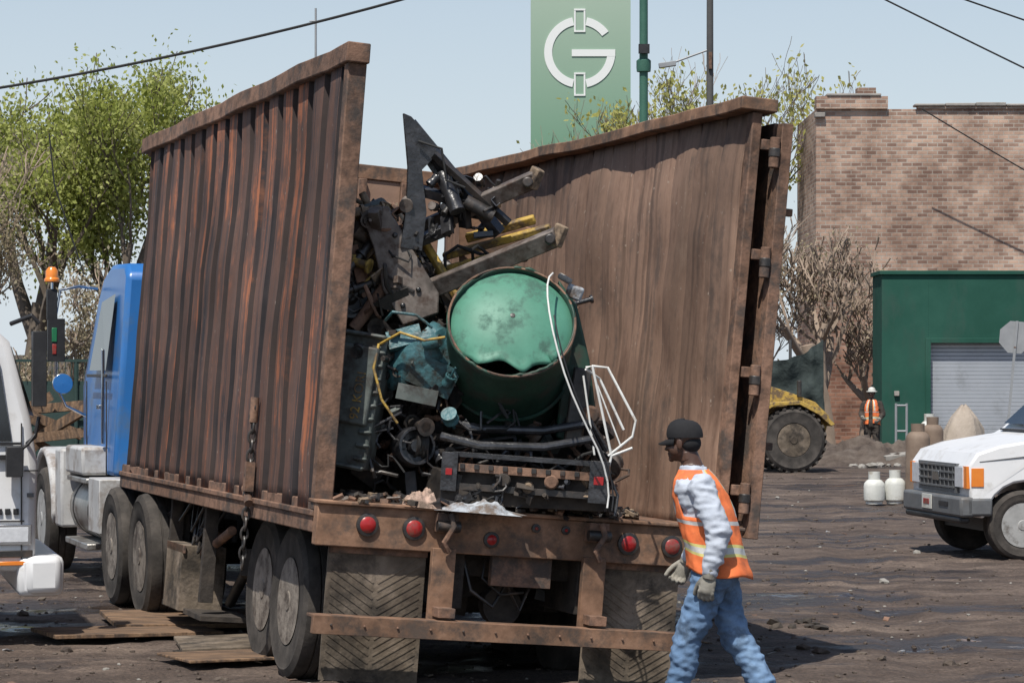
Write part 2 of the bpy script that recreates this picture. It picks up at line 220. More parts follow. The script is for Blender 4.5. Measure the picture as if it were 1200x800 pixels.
# ---------------------------------------------------------------- mesh builder
class MB:
    def __init__(s): s.v=[];s.f=[];s.mi=[];s.mats=[]
    def add(s,vs,fs,mat,T=None):
        o=len(s.v)
        for p in vs:
            p=Vector(p); s.v.append(T@p if T else p)
        if mat not in s.mats: s.mats.append(mat)
        k=s.mats.index(mat)
        for f in fs: s.f.append([i+o for i in f]); s.mi.append(k)
    def box(s,c,sz,mat,rot=None,T=None):
        h=[x/2 for x in sz]
        vs=[Vector((x*h[0],y*h[1],z*h[2])) for x in(-1,1) for y in(-1,1) for z in(-1,1)]
        if rot is not None:
            RM=Euler([R(a) for a in rot]).to_matrix() if not isinstance(rot,Matrix) else rot
            vs=[RM@v for v in vs]
        vs=[v+Vector(c) for v in vs]
        s.add(vs,[(0,1,3,2),(4,6,7,5),(0,4,5,1),(2,3,7,6),(0,2,6,4),(1,5,7,3)],mat,T)
    def box2(s,a,b,mat):
        s.box([(a[i]+b[i])/2 for i in range(3)],[abs(b[i]-a[i]) for i in range(3)],mat)
    def lathe(s,prof,o,ax,mat,seg=24,T=None):
        ax=Vector(ax).normalized(); o=Vector(o)
        u=ax.orthogonal().normalized(); w=ax.cross(u)
        vs=[];fs=[];n=len(prof)
        for i in range(seg):
            a=2*math.pi*i/seg; d=u*math.cos(a)+w*math.sin(a)
            for r,h in prof: vs.append(o+ax*h+d*r)
        for i in range(seg):
            j=(i+1)%seg
            for k in range(n-1): fs.append((i*n+k,i*n+k+1,j*n+k+1,j*n+k))
        if prof[0][0]>1e-4: fs.append([i*n for i in range(seg)])
        if prof[-1][0]>1e-4: fs.append([i*n+n-1 for i in range(seg)][::-1])
        s.add(vs,fs,mat,T)
    def cyl(s,a,b,r,mat,r2=None,seg=14,T=None):
        a=Vector(a);b=Vector(b); s.lathe([(r,0),(r if r2 is None else r2,(b-a).length)],a,b-a,mat,seg,T)
    def sph(s,c,r,mat,rot=None,seg=16,rings=10,T=None):
        if not hasattr(r,'__len__'): r=(r,r,r)
        vs=[(0,0,1)];fs=[]
        for i in range(1,rings):
            t=math.pi*i/rings
            for j in range(seg):
                p=2*math.pi*j/seg; vs.append((math.sin(t)*math.cos(p),math.sin(t)*math.sin(p),math.cos(t)))
        vs.append((0,0,-1)); n=len(vs)
        for j in range(seg): fs.append((0,1+j,1+(j+1)%seg)); fs.append((n-1,n-1-seg+(j+1)%seg,n-1-seg+j))
        for i in range(rings-2):
            for j in range(seg):
                a=1+i*seg+j;b=1+i*seg+(j+1)%seg; fs.append((a,a+seg,b+seg,b))
        RM=rot if isinstance(rot,Matrix) else (Euler([R(a) for a in rot]).to_matrix() if rot else Matrix.Identity(3))
        s.add([RM@Vector((v[0]*r[0],v[1]*r[1],v[2]*r[2]))+Vector(c) for v in vs],fs,mat,T)
    def tube(s,pts,r,mat,seg=6,closed=False,T=None):
        pts=[Vector(p) for p in pts]; n=len(pts)
        rs=r if hasattr(r,'__len__') else [r]*n
        vs=[];prev=None
        for i,p in enumerate(pts):
            if closed: d=pts[(i+1)%n]-pts[i-1]
            else: d=pts[min(i+1,n-1)]-pts[max(i-1,0)]
            if d.length<1e-9: d=Vector((0,0,1))
            d.normalize()
            if prev is None: u=d.orthogonal().normalized()
            else:
                u=prev-d*prev.dot(d)
                u=u.normalized() if u.length>1e-6 else d.orthogonal().normalized()
            prev=u; w=d.cross(u)
            for k in range(seg):
                a=2*math.pi*k/seg; vs.append(p+(u*math.cos(a)+w*math.sin(a))*rs[i])
        fs=[]
        for i in range(n if closed else n-1):
            j=(i+1)%n
            for k in range(seg): fs.append((i*seg+k,i*seg+(k+1)%seg,j*seg+(k+1)%seg,j*seg+k))
        if not closed: fs.append(list(range(seg))[::-1]); fs.append([(n-1)*seg+k for k in range(seg)])
        s.add(vs,fs,mat,T)
    def prism(s,poly,axis,a0,a1,mat,T=None):
        def mk(p,a):
            if axis=='x': return (a,p[0],p[1])
            if axis=='y': return (p[0],a,p[1])
            return (p[0],p[1],a)
        n=len(poly)
        vs=[mk(p,a0) for p in poly]+[mk(p,a1) for p in poly]
        fs=[list(range(n)),list(range(n,2*n))[::-1]]+[(i,(i+1)%n,(i+1)%n+n,i+n) for i in range(n)]
        s.add(vs,fs,mat,T)
    def loft(s,rings,mat,T=None,caps=True):
        n=len(rings[0]); vs=[p for r in rings for p in r]; fs=[]
        for i in range(len(rings)-1):
            for k in range(n): fs.append((i*n+k,i*n+(k+1)%n,(i+1)*n+(k+1)%n,(i+1)*n+k))
        if caps: fs.append(list(range(n))[::-1]); fs.append([(len(rings)-1)*n+k for k in range(n)])
        s.add(vs,fs,mat,T)
    def obj(s,name,parent=None,bevel=0,smooth=35,jit=0,fixn=True):
        me=bpy.data.meshes.new(name); me.from_pydata([tuple(v) for v in s.v],[],s.f)
        for m in s.mats: me.materials.append(M[m])
        me.polygons.foreach_set("material_index",s.mi)
        if fixn:
            bm=bmesh.new(); bm.from_mesh(me); bmesh.ops.recalc_face_normals(bm,faces=bm.faces); bm.to_mesh(me); bm.free()
        if smooth:
            me.polygons.foreach_set("use_smooth",[True]*len(me.polygons))
            try: me.set_sharp_from_angle(angle=R(smooth))
            except Exception: pass
        me.update()
        o=bpy.data.objects.new(name,me); COL.objects.link(o)
        if parent: o.parent=parent
        if bevel:
            b=o.modifiers.new("bev",'BEVEL'); b.width=bevel; b.segments=2; b.limit_method='ANGLE'; b.angle_limit=R(40)
        return o
def empty(name,loc=(0,0,0),rot=(0,0,0)):
    e=bpy.data.objects.new(name,None); COL.objects.link(e); e.location=loc; e.rotation_euler=rot; e.empty_display_size=.3; return e

def wheel(mb,c,ax,Rr,w,rubber='rubber',rim='rim',lug=0,rimr=.56,seg=40,dish=.5):
    h=w/2; rr=Rr*rimr
    prof=[(rr,-h*.8),(rr+.03,-h*.95),(Rr*.9,-h),(Rr*.975,-h*.86),(Rr,-h*.6),(Rr,-h*.28),(Rr-.012,-h*.25),(Rr-.012,-h*.2),(Rr,-h*.17),(Rr,h*.17),(Rr-.012,h*.2),(Rr-.012,h*.25),(Rr,h*.28),(Rr,h*.6),(Rr*.975,h*.86),(Rr*.9,h),(Rr*.88,h*1.03),(Rr*.86,h),(Rr*.75,h*.99),(rr+.03,h*.95),(rr,h*.8)]
    mb.lathe(prof,c,ax,rubber,seg)
    a=Vector(ax).normalized(); c=Vector(c)
    d=h*dish
    mb.lathe([(rr+.012,h*.95),(rr-.012,h*.93),(rr-.03,h*.6),(rr-.045,h*.8-d*1.3),(rr*.66,h*.8-d*1.5),(rr*.52,h*.75-d*.75),(rr*.32,h*.75-d*.7),(rr*.28,h*.9),(rr*.22,h),(0,h)],c,ax,rim,seg)
    u=a.orthogonal().normalized(); wv=a.cross(u)
    for i in range(10):
        t=2*math.pi*i/10; dd=u*math.cos(t)+wv*math.sin(t)
        mb.cyl(c+dd*rr*.42+a*(h*.7-d*.8),c+dd*rr*.42+a*(h*.80-d*.6),.015,rim,seg=6)
        if i%2==0: mb.sph(c+dd*rr*.70+a*(h*.8-d*1.42),(rr*.085,rr*.085,rr*.085),'blackpl',seg=10,rings=6)
    if lug:
        n=26
        for i in range(n):
            for sd in(-1,1):
                t=2*math.pi*(i+.25*sd)/n; dd=u*math.cos(t)+wv*math.sin(t); tt=a.cross(dd)
                RM=Matrix((a,tt,dd)).transposed()@Euler((0,0,R(28*sd))).to_matrix()
                mb.box(c+dd*(Rr+.005)+a*sd*h*.5,(h*1.0,Rr*.11,lug),rubber,rot=RM)

# ---------------------------------------------------------------- camera & light
cam=bpy.data.cameras.new("camera"); co=bpy.data.objects.new("camera",cam); COL.objects.link(co)
co.location=(0,0,2.0); co.rotation_euler=(R(90),0,0); cam.lens=90; cam.sensor_width=36; cam.shift_y=.0333; cam.clip_end=3000
scene.camera=co
EL=60; hx,hy=-.34,-.94
sunv=Vector((hx*math.cos(R(EL)),hy*math.cos(R(EL)),math.sin(R(EL)))).normalized()
sl=bpy.data.lights.new("sun",'SUN'); sl.energy=5.0; sl.angle=R(.5); sl.color=(1,.95,.87)
so=bpy.data.objects.new("sun",sl); COL.objects.link(so); so.rotation_euler=sunv.to_track_quat('Z','Y').to_euler(); so.location=(-20,-20,40)
w=bpy.data.worlds.new("World"); scene.world=w; w.use_nodes=True
WN=w.node_tree.nodes; WL=w.node_tree.links
bg=WN["Background"]; sk=WN.new("ShaderNodeTexSky"); sk.sky_type='NISHITA'; sk.sun_disc=False
sk.sun_elevation=R(EL); sk.sun_rotation=math.atan2(hx,hy)%(2*math.pi); sk.dust_density=1.0; sk.air_density=1.0; sk.ozone_density=1.0
# atmospheric haze: pale band that thins out with elevation, all round the horizon
wtc=WN.new("ShaderNodeTexCoord"); wsp=WN.new("ShaderNodeSeparateXYZ"); WL.new(wtc.outputs["Generated"],wsp.inputs[0])
wmr=WN.new("ShaderNodeMapRange"); wmr.inputs[1].default_value=0; wmr.inputs[2].default_value=.33; wmr.inputs[3].default_value=.95; wmr.inputs[4].default_value=.0; WL.new(wsp.outputs[2],wmr.inputs[0])
wmx=WN.new("ShaderNodeMixRGB"); WL.new(wmr.outputs[0],wmx.inputs[0]); WL.new(sk.outputs[0],wmx.inputs[1]); wmx.inputs[2].default_value=(6.1,6.8,7.4,1)
WL.new(wmx.outputs[0],bg.inputs[0]); bg.inputs[1].default_value=.112
scene.view_settings.view_transform='Standard'; scene.view_settings.look='None'; scene.view_settings.exposure=0

# ---------------------------------------------------------------- ground
def frange(a,b,s):
    o=[];x=a
    while x<b-1e-6: o.append(x); x+=s
    return o
xs=[-900,-400,-200,-100,-60,-40,-25,-18]+frange(-14,-8,.5)+frange(-8,9,.09)+frange(9,16,.4)+[16,20,30,45,70,120,250,500,900]
ys=[-60,-20,0,8,11]+frange(13,30,.09)+frange(30,46,.25)+frange(46,80,1.2)+[82,90,110,150,220,400,800,1800]
def gh(x,y):
    if not(-18<x<18 and 11<y<80): return 0
    k=.025*(noise.noise(Vector((x*.8,y*.8,0))))+.018*noise.noise(Vector((x*3.1,y*3.1,4)))+.014*noise.noise(Vector((x*8,y*8,9)))
    for off in(3.4,5.1):
        cx=off+.035*(y-20)+.5*math.sin(y*.11+off)
        e=abs(x-cx)
        if e<.3 and y<42: k-=.022*(1-(e/.3)**2)
        elif e<.45 and y<42: k+=.010*(1-(e-.3)/.15)
    return k
gv=[(x,y,gh(x,y)) for y in ys for x in xs]; nx=len(xs)
gf=[(j*nx+i,j*nx+i+1,(j+1)*nx+i+1,(j+1)*nx+i) for j in range(len(ys)-1) for i in range(nx-1)]
g=MB(); g.add(gv,gf,'ground'); g.obj("ground",smooth=180,fixn=False)

c=MB(); 
ico=bmesh.new(); bmesh.ops.create_icosphere(ico,subdivisions=1,radius=1); iv=[v.co.copy() for v in ico.verts]; iff=[[v.index for v in f.verts] for f in ico.faces]; ico.free()
def clod(mb,x,y,r,mat,zs=.6,z=None):
    o=Vector((random.random()*50,random.random()*50,0)); RM=Euler((random.random()*6,random.random()*6,random.random()*6)).to_matrix()
    vs=[]
    for v in iv:
        p=v*(1+.45*noise.noise(v*1.3+o)); p=RM@Vector((p.x,p.y*random.uniform(.75,.9),p.z*.8)); vs.append(Vector((x+p.x*r,y+p.y*r,(gh(x,y) if z is None else z)+p.z*r*zs+r*.15)))
    mb.add(vs,iff,mat)
for i in range(4200):
    y=13.5+ (random.random()**1.6)*38; x=random.uniform(-.24,.24)*y
    clod(c,x,y,random.uniform(.008,.028)*(1+ (random.random()<.05)*1.6),'mound' if random.random()<.93 else 'concrete')
c.obj("dirt_clods",smooth=0)
lt=MB()
for i in range(110):
    y=14+ (random.random()**1.3)*26; x=random.uniform(-.22,.22)*y
    lt.box((x,y,.02),(random.uniform(.03,.1),random.uniform(.02,.07),.008),random.choice(['rust','wood','rust','darksteel','under','flap','rag']),rot=(random.uniform(-15,15),random.uniform(-15,15),random.uniform(0,180)))
for i in range(9):
    clod(lt,random.uniform(2.1,2.5),20.5+random.uniform(-.3,.5),random.uniform(.04,.08),'under')
lt.obj("ground_litter",smooth=0)

# ---------------------------------------------------------------- trailer
TR=empty("roll_off_trailer",(-1.20,15.8,1.23),(0,R(4.6),R(18.6)))
t=MB()
L_=6.9
t.box2((.0,0.0,-.07),(2.8,L_,0),'rust')
t.box2((-.02,-.10,-.27),(2.82,-.002,-.012),'rustor')
t.box2((-.03,-.13,-.014),(2.83,.12,.012),'rustor')
for x in(.85,1.75): t.box2((x,.02,-.62),(x+.14,7.6,-.09),'under')
for y in frange(.5,6.8,.6): t.box2((.06,y,-.2),(2.74,y+.09,-.072),'under')
t.box2((-.01,.05,-.2),(.05,L_,-.072),'rust'); t.box2((2.75,.05,-.2),(2.81,L_,-.072),'rust')
t.obj("frame_deck",TR,bevel=.008)
t=MB()
for x in(.72,1.72):
    t.box2((x,-.16,-.70),(x+.15,-.105,-.24),'rustor')
    t.box2((x+.02,-.3,-.66),(x+.13,-.165,-.6),'rust')
    t.box2((x+.01,-.2,-.14),(x+.14,-.105,-.02),'rust')
    t.cyl((x-.0,-.2,-.1),(x+.15,-.2,-.1),.035,'darksteel')
    t.tube([(x+.08,-.22,-.02),(x+.1,-.24,-.1),(x+.05,-.22,-.2),(x+.09,-.2,-.26)],.02,'rust')
t.box2((-.06,-.36,-.79),(2.45,-.30,-.675),'rustor')
t.box2((-.06,-.30,-.695),(2.45,-.18,-.677),'rustor')
for i in range(12): t.cyl((.05+i*.21,-.372,-.73),(.05+i*.21,-.36,-.73),.008,'rust',seg=8)
t.box2((1.15,-.04,-.46),(1.55,.02,-.26),'rust')
t.box2((.3,.2,-.42),(2.5,.28,-.28),'under')
t.obj("rear_underride_guard",TR,bevel=.006)
t=MB()
for x,z,r in((.30,-.125,.055),(.60,-.13,.057),(1.11,-.17,.035),(2.03,-.14,.055),(2.33,-.14,.055),(1.4,-.08,.012),(1.6,-.08,.012)):
    t.lathe([(r+.016,0),(r+.016,.018),(r,.022)],(x,-.10,z),(0,-1,0),'darksteel',24)
    t.lathe([(r,.018),(r*.8,.028),(r*.4,.034),(0,.036)],(x,-.10,z),(0,-1,0),'red',24)
t.obj("tail_lamps",TR)
t=MB()
for x0 in(.09,1.80):
    t.box2((x0,-.02,-1.10),(x0+.63,.0,-.27),'flap')
    xc=x0+.315
    for i in range(15):
        z=-.34-i*.05
        for sd in(-1,1):
            t.box((xc+sd*.15,-.0215,z-.06),(.32,.005,.010),'flap',rot=(0,-sd*32,0))
    t.box2((x0-.005,-.035,-.31),(x0+.635,-.021,-.27),'rust')
t.obj("mud_flaps",TR)
t=MB()
for y,sh in((1.25,.13),(2.30,.20)):
    for x,zc,ax in((.17+sh,-.715,-1),(.52+sh,-.71,-1),(2.18,-.63,1),(2.53,-.63,1)):
        wheel(t,(x,y,zc),(ax,0,0),.515,.27,dish=(.4 if x<1 else .3),rimr=.54,rim='rim')
    t.cyl((.4,y,-.70),(2.4,y,-.62),.07,'under')
    for x in(.85,1.8): t.box2((x,y-.5,-.66),(x+.1,y+.5,-.58),'under')
t.obj("wheels",TR)
t=MB()
t.box((.18,4.35,-.78),(.34,.62,.5),'flap'); t.box((.02,4.35,-.56),(.02,.66,.06),'rust')
t.box((.12,3.6,-.55),(.1,.07,.75),'under'); t.box((.12,4.9,-.5),(.1,.07,.6),'under')
t.cyl((.15,3.0,-.35),(.2,4.8,-.75),.035,'rust'); t.cyl((.4,2.9,-.3),(.4,4.0,-.95),.04,'darksteel')
t.box2((.05,3.4,-1.05),(.45,4.9,-1.01),'under')
t.cyl((.35,5.0,-.5),(.35,5.5,-.5),.14,'darksteel'); t.cyl((1.0,3,-.75),(1.0,5,-.75),.12,'under')
for i in range(14):
    y=random.uniform(2.8,6.8); 
    t.tube([(.1+random.random()*.3,y,-.12),(.1,y+.2,-.35-random.random()*.25),(.2,y+.4+random.random()*.4,-.2)],.012,'darksteel',5)
for i in range(40):
    t.box((random.uniform(.3,2.4),random.uniform(.3,1.0) if i<20 else random.uniform(2.9,6.5),random.uniform(-.7,-.28)),(random.uniform(.05,.3),random.uniform(.05,.3),random.uniform(.05,.2)),random.choice(['under','under','darksteel','rust']),rot=(random.uniform(-20,20),random.uniform(-20,20),random.uniform(-20,20)))
t.tube([(1.0,.1,-.3),(1.05,.05,-.5),(1.2,.05,-.6),(1.3,.1,-.45),(1.4,.1,-.62),(1.5,.15,-.4)],.014,'darksteel',6)
t.tube([(1.15,.1,-.3),(1.12,.05,-.42),(1.25,.05,-.52),(1.42,.1,-.5)],.010,'darksteel',6)
t.lathe([(.0,0),(.13,0),(.13,.1),(0,.1)],(1.32,.3,-.6),(0,-1,0),'under',20)
t.obj("undercarriage",TR,bevel=.004)
t=MB()
z=.55;k=0
while z>-.52:
    pts=[]
    for i in range(12):
        a=2*math.pi*i/12; px=math.cos(a)*.024; pz=math.sin(a)*.045
        pts.append((-.05+(px if k%2 else 0),1.72+(0 if k%2 else px),z+pz))
    t.tube(pts,.009,'darksteel',6,closed=True); z-=.066;k+=1
t.box((-.05,1.72,.08),(.06,.07,.2),'rust'); t.cyl((-.05,1.72,.45),(-.05,1.72,.62),.03,'rust')
t.cyl((-.05,1.66,-.1),(-.05,1.8,.0),.03,'rust')
t.obj("tie_down_chain",TR)

# ---------------------------------------------------------------- container
CT=empty("open_top_scrap_container",(-1.20,15.8,1.23),(0,R(4.6),R(18.6)))
def corr(x_out,x_in,zs,y0,y1,pitch,matr,matg,flare,seed,dent,g0=.11,ramp=.022,hf=.35):
    prof=[];y=y0
    while y<y1-.05:
        for dy,xx in((0,x_in),(g0,x_in),(g0+ramp,x_out),(pitch-ramp,x_out)): 
            if y+dy<y1: prof.append((y+dy,xx))
        y+=pitch
    prof.append((y1,x_in))
    P=[prof[0]]
    for a,b in zip(prof,prof[1:]):
        n=3 if b[0]-a[0]>.09 else 1
        for i in range(1,n+1): P.append((a[0]+(b[0]-a[0])*i/n,a[1]+(b[1]-a[1])*i/n))
    vs=[];fr=[];fg=[]
    for (yy,xx) in P:
        for z in zs:
            d=dent*(noise.noise(Vector((yy*.7,z*.7,seed)))+hf*noise.noise(Vector((yy*2.2,z*2.2,seed+5))))
            e=min(1,min(z-zs[0],zs[-1]-z)*3+.1)
            vs.append((xx+d*e+flare*max(z,0),yy,z))
    n=len(zs)
    for i in range(len(P)-1):
        rid=abs(P[i][1]-x_out)<1e-6 and abs(P[i+1][1]-x_out)<1e-6
        for k in range(n-1): (fr if rid else fg).append((i*n+k,i*n+k+1,(i+1)*n+k+1,(i+1)*n+k))
    m=MB(); m.add(vs,fr,matr)
    if matg not in m.mats: m.mats.append(matg)
    k=m.mats.index(matg)
    for f in fg: m.f.append(list(f)); m.mi.append(k)
    return m
zs=[-.06+2.8*i/24 for i in range(25)]
o=corr(.0,.085,zs,.1,6.85,.43,'rustwall','rustgrooveshade',0,1,.035,g0=.10,ramp=.03,hf=.3).obj("left_side_wall",CT,smooth=28); s_=o.modifiers.new("s",'SOLIDIFY'); s_.thickness=.01
o=corr(2.728,2.722,zs,.1,6.85,.43,'rustin','rustin',.012,7,.07,g0=.34,ramp=.045,hf=.35).obj("right_side_wall",CT,smooth=60); s_=o.modifiers.new("s",'SOLIDIFY'); s_.thickness=.01
def rail(mb,pts,wd,ht,mat):
    rings=[]
    for x,y,z in pts: rings.append([Vector((x-wd/2,y,z-ht/2)),Vector((x+wd/2,y,z-ht/2)),Vector((x+wd/2,y,z+ht/2)),Vector((x-wd/2,y,z+ht/2))])
    mb.loft(rings,mat)
t=MB()
rail(t,[(.03+.012*math.sin(i*.9),-.04+i*6.98/28,2.78+.006*noise.noise(Vector((i*.7,0,0)))) for i in range(29)],.15,.125,'rust')
rail(t,[(2.75+.03*math.sin(i*.2)+.025*noise.noise(Vector((i*.4,5,0))),-.04+i*6.98/28,2.77+.02*noise.noise(Vector((i*.35,9,0)))) for i in range(29)],.26,.085,'rustor')
t.box2((.02,6.84,2.70),(2.8,6.96,2.83),'rustor')
t.box2((.1,6.86,0),(2.7,6.90,2.70),'rustin')
for x in frange(.3,2.7,.4): t.box2((x,6.80,0),(x+.08,6.858,2.7),'rust')
t.box2((-.02,0,-.06),(.10,.10,2.72),'rust')
t.box2((-.025,.02,-.10),(.085,L_,-.06),'rust')
t.box((2.735,.05,1.33),(.07,.10,2.78),'rust',rot=(0,.9,0))
t.obj("rails_and_posts",CT,bevel=.008)
t=MB()
dr=(0,.8,0)
t.box((2.935,1.25,1.30),(.05,2.45,2.66),'rust',rot=dr)
t.box((2.925,-.03,1.30),(.08,.09,2.72),'rust',rot=dr); t.box((2.925,2.5,1.30),(.08,.08,2.72),'rust',rot=dr)
for z in(-.0,2.62): t.box((2.925+ (z-1.3)*.014,1.25,z),(.09,2.4,.1),'rust',rot=dr)
for z in(.20,.97,1.74,2.46):
    x=2.845+(z-1.3)*.014
    t.cyl((x,-.07,z-.10),(x,-.07,z+.10),.034,'rust'); t.cyl((x,-.07,z-.03),(x,-.07,z+.03),.038,'darksteel')
    t.box((x-.04,-.03,z+.05),(.08,.03,.07),'rust'); t.box((x+.05,-.03,z-.05),(.09,.03,.07),'rust')
t.box((3.02,.12,2.1),(.16,.05,.05),'rustor'); t.box((3.02,.12,.55),(.12,.05,.05),'rust')
t.cyl((2.99,.3,.0),(3.02,.3,2.6),.02,'rust')
t.obj("open_rear_door",CT,bevel=.006)

# ---------------------------------------------------------------- tractor
TK=empty("tractor_truck",(-1.20,15.8,0),(0,0,R(18.6)))
t=MB()
for y in(5.6,6.95):
    for x,ax in((.05,-1),(.4,-1),(2.2,1),(2.55,1)):
        wheel(t,(x,y,.515),(ax,0,0),.515,.29,dish=.4,rimr=.54)
for x,ax in((.06,-1),(2.4,1)): wheel(t,(x,11.2,.53),(ax,0,0),.53,.3,rimr=.55,dish=.1,rim='rimw')
t.obj("wheels",TK)
t=MB()
for x in(.9,1.75): t.box2((x,4.9,.75),(x+.1,12.3,1.0),'under')
t.cyl((.3,5.6,.52),(2.4,5.6,.52),.09,'under'); t.cyl((.3,6.95,.52),(2.4,6.95,.52),.09,'under')
t.box2((.6,5.3,1.0),(2.1,6.9,1.1),'under')
t.box2((-.02,8.0,.55),(.7,8.6,1.05),'greywhite'); t.cyl((.34,8.65,.72),(.34,10.1,.72),.31,'alu',seg=28)
for y in(8.9,9.8): t.lathe([(.318,0),(.318,.05)],(.34,y,.72),(0,1,0),'darksteel',28)
t.box2((-.02,8.7,.36),(.3,10.0,.42),'alu'); t.box2((-.02,8.75,.98),(.3,9.9,1.03),'alu')
t.box2((.1,4.9,.4),(.2,5.0,.9),'under')
for i in range(20): t.box((random.uniform(.5,2.2),random.uniform(7.3,8.5),random.uniform(.6,1.3)),(random.uniform(.1,.3),random.uniform(.1,.2),random.uniform(.1,.3)),random.choice(['under','darksteel','alu']),rot=(random.uniform(-10,10),0,0))
t.obj("chassis",TK,bevel=.01)
t=MB()
def slab(mb,poly,xc,hw0,hw1,z0,z1,mat):
    n=len(poly)
    def hw(z): 
        k=min(1,max(0,(z-z0)/(z1-z0))); return hw0+(hw1-hw0)*k
    vs=[(xc-hw(z),y,z) for y,z in poly]+[(xc+hw(z),y,z) for y,z in poly]
    fs=[list(range(n)),list(range(n,2*n))[::-1]]+[(i,(i+1)%n,(i+1)%n+n,i+n) for i in range(n)]
    mb.add(vs,fs,mat)
slab(t,[(8.6,1.05),(10.35,1.05),(10.45,1.9),(10.1,2.72),(9.9,2.98),(9.5,3.08),(8.75,3.06),(8.6,2.95)],1.27,1.06,.92,2.0,3.0,'blue')
slab(t,[(10.4,1.1),(12.2,1.0),(12.3,1.55),(12.1,1.72),(10.47,1.9)],1.27,.75,.68,1.0,1.9,'blue')
t.obj("cab_and_hood",TK,bevel=.05)
t=MB()
for xs0,xs1 in((-.08,.55),(2.0,2.56)):
    arc=[(11.2+.72*math.cos(R(a)),.55+.72*math.sin(R(a))) for a in range(-5,186,12)]
    arc2=[(11.2+.64*math.cos(R(a)),.55+.64*math.sin(R(a))) for a in range(185,-6,-12)]
    t.prism(arc+arc2,'x',xs0,xs1,'greywhite')
t.box2((-.06,10.05,.5),(.5,10.42,1.28),'greywhite'); t.box2((-.02,9.0,1.05),(.25,10.0,1.32),'greywhite')
t.box2((.1,12.2,.45),(2.45,12.4,.85),'chrome')
t.obj("fenders",TK,bevel=.03)
t=MB()
t.add([(.245,8.95,2.05),(.245,9.9,2.05),(.345,9.75,2.72),(.345,8.98,2.78)],[(0,1,2,3)],'glass',T=Matrix.Translation((-.045,0,0)))
t.box((1.27,8.596,2.5),(1.2,.012,.5),'glass')
t.obj("windows",TK,smooth=0)
t=MB()
t.box((.19,9.4,2.0),(.02,1.1,.03),'darksteel'); t.box((.18,8.98,1.8),(.03,.03,.9),'chrome'); t.box((.19,10.0,1.5),(.012,.014,.9),'darksteel'); t.box((.19,8.85,1.5),(.012,.014,.9),'darksteel')
t.box((.17,9.15,1.7),(.03,.14,.04),'chrome')
mx_=-.12
t.tube([(.3,10.0,2.86),(.1,9.95,2.88),(mx_+.04,9.95,2.84),(mx_,9.95,2.6),(mx_,9.95,1.9),(mx_+.1,9.98,1.7),(.2,10.05,1.6)],.016,'chrome',8)
t.box((mx_,9.95,2.35),(.17,.05,.42),'blackpl'); t.lathe([(.1,0),(.1,.05),(0,.09)],(mx_+.06,9.9,1.92),(0,1,0),'chrome',20)
t.lathe([(0,0),(.1,.005)],(mx_+.06,9.895,1.92),(0,1,0),'blue',20)  # blue disc on the round mirror: a reflection painted with the cab colour
t.obj("mirrors_and_trim",TK,bevel=.006)
t=MB()
mb_=-.16
t.lathe([(.075,0),(.075,.03),(.062,.04),(.06,.11),(.035,.145),(0,.15)],(mb_,9.95,2.92),(0,0,1),'amber',20)
t.box((mb_,9.95,2.70),(.10,.05,.30),'blackpl'); t.cyl((mb_,9.95,2.3),(mb_,9.95,2.92),.012,'chrome')
t.box((mb_+.02,9.92,2.26),(.04,.01,.10),'red'); t.box((mb_+.02,9.92,2.40),(.05,.01,.14),'green')
t.obj("beacon_lamp",TK,bevel=.005)
t=MB()
t.tube([(.18,10.1,3.0),(-.1,10.2,3.9),(-.15,10.2,4.4)],.008,'cable',5)
t.obj("antenna",TK)

# ---------------------------------------------------------------- white truck far left
WT=empty("white_truck",(-3.50,18.9,0),(0,0,R(15)))
t=MB()
def slabx(mb,poly,y0,y1,mat,z0=0,z1=1,tum=0):
    n=len(poly)
    def k(z): return tum*min(1,max(0,(z-z0)/(z1-z0)))
    vs=[(x,y0+k(z),z) for x,z in poly]+[(x,y1-k(z),z) for x,z in poly]
    fs=[list(range(n)),list(range(n,2*n))[::-1]]+[(i,(i+1)%n,(i+1)%n+n,i+n) for i in range(n)]
    mb.add(vs,fs,mat)
slabx(t,[(-.02,.55),(0,1.35),(-.05,1.68),(-.20,2.25),(-.42,2.45),(-2.0,2.5),(-2.05,.6)],0,2.15,'white',1.6,2.6,.08)
t.obj("cab",WT,bevel=.06)
t=MB()
t.prism([(-.19,1.52),(-.29,2.14),(-1.2,2.2),(-1.2,1.52)],'y',-.006,.06,'glass',T=Matrix.Rotation(R(0),4,'Z'))
t.add([(-.035,.2,1.7),(-.035,1.95,1.7),(-.195,1.88,2.22),(-.195,.27,2.22)],[(0,1,2,3)],'glass',T=Matrix.Translation((.02,0,.0)))
t.box((-.12,-.005,1.1),(.010,.012,1.1),'darksteel'); t.box((-.7,-.005,1.5),(1.15,.014,.02),'blackpl')
t.box((-.05,-.004,1.3),(.10,.012,.010),'darksteel'); t.box((-.6,-.004,.93),(1.0,.012,.010),'darksteel')
t.box((-.055,-.006,1.12),(.05,.012,.03),'greypl'); t.box((-.27,-.02,1.40),(.14,.03,.035),'blackpl')
t.obj("windows",WT,smooth=0)
t=MB()
t.box((.02,1.07,.52),(.34,2.2,.30),'white')
t.box((.04,-.02,.53),(.26,.1,.28),'white')
t.obj("bumper",WT,bevel=.05)
t=MB()
t.box((-.20,-.01,.83),(.26,.03,.11),'lamp'); t.box((-.20,-.006,.83),(.30,.03,.15),'chrome'); t.box((-.19,-.01,.69),(.30,.03,.05),'darksteel'); t.box((-.19,-.012,.62),(.2,.03,.03),'amber')
for i,x in enumerate((-.28,-.22,-.16)): t.box((x,-.008,1.0),(.04,.014,.045),'blackpl')
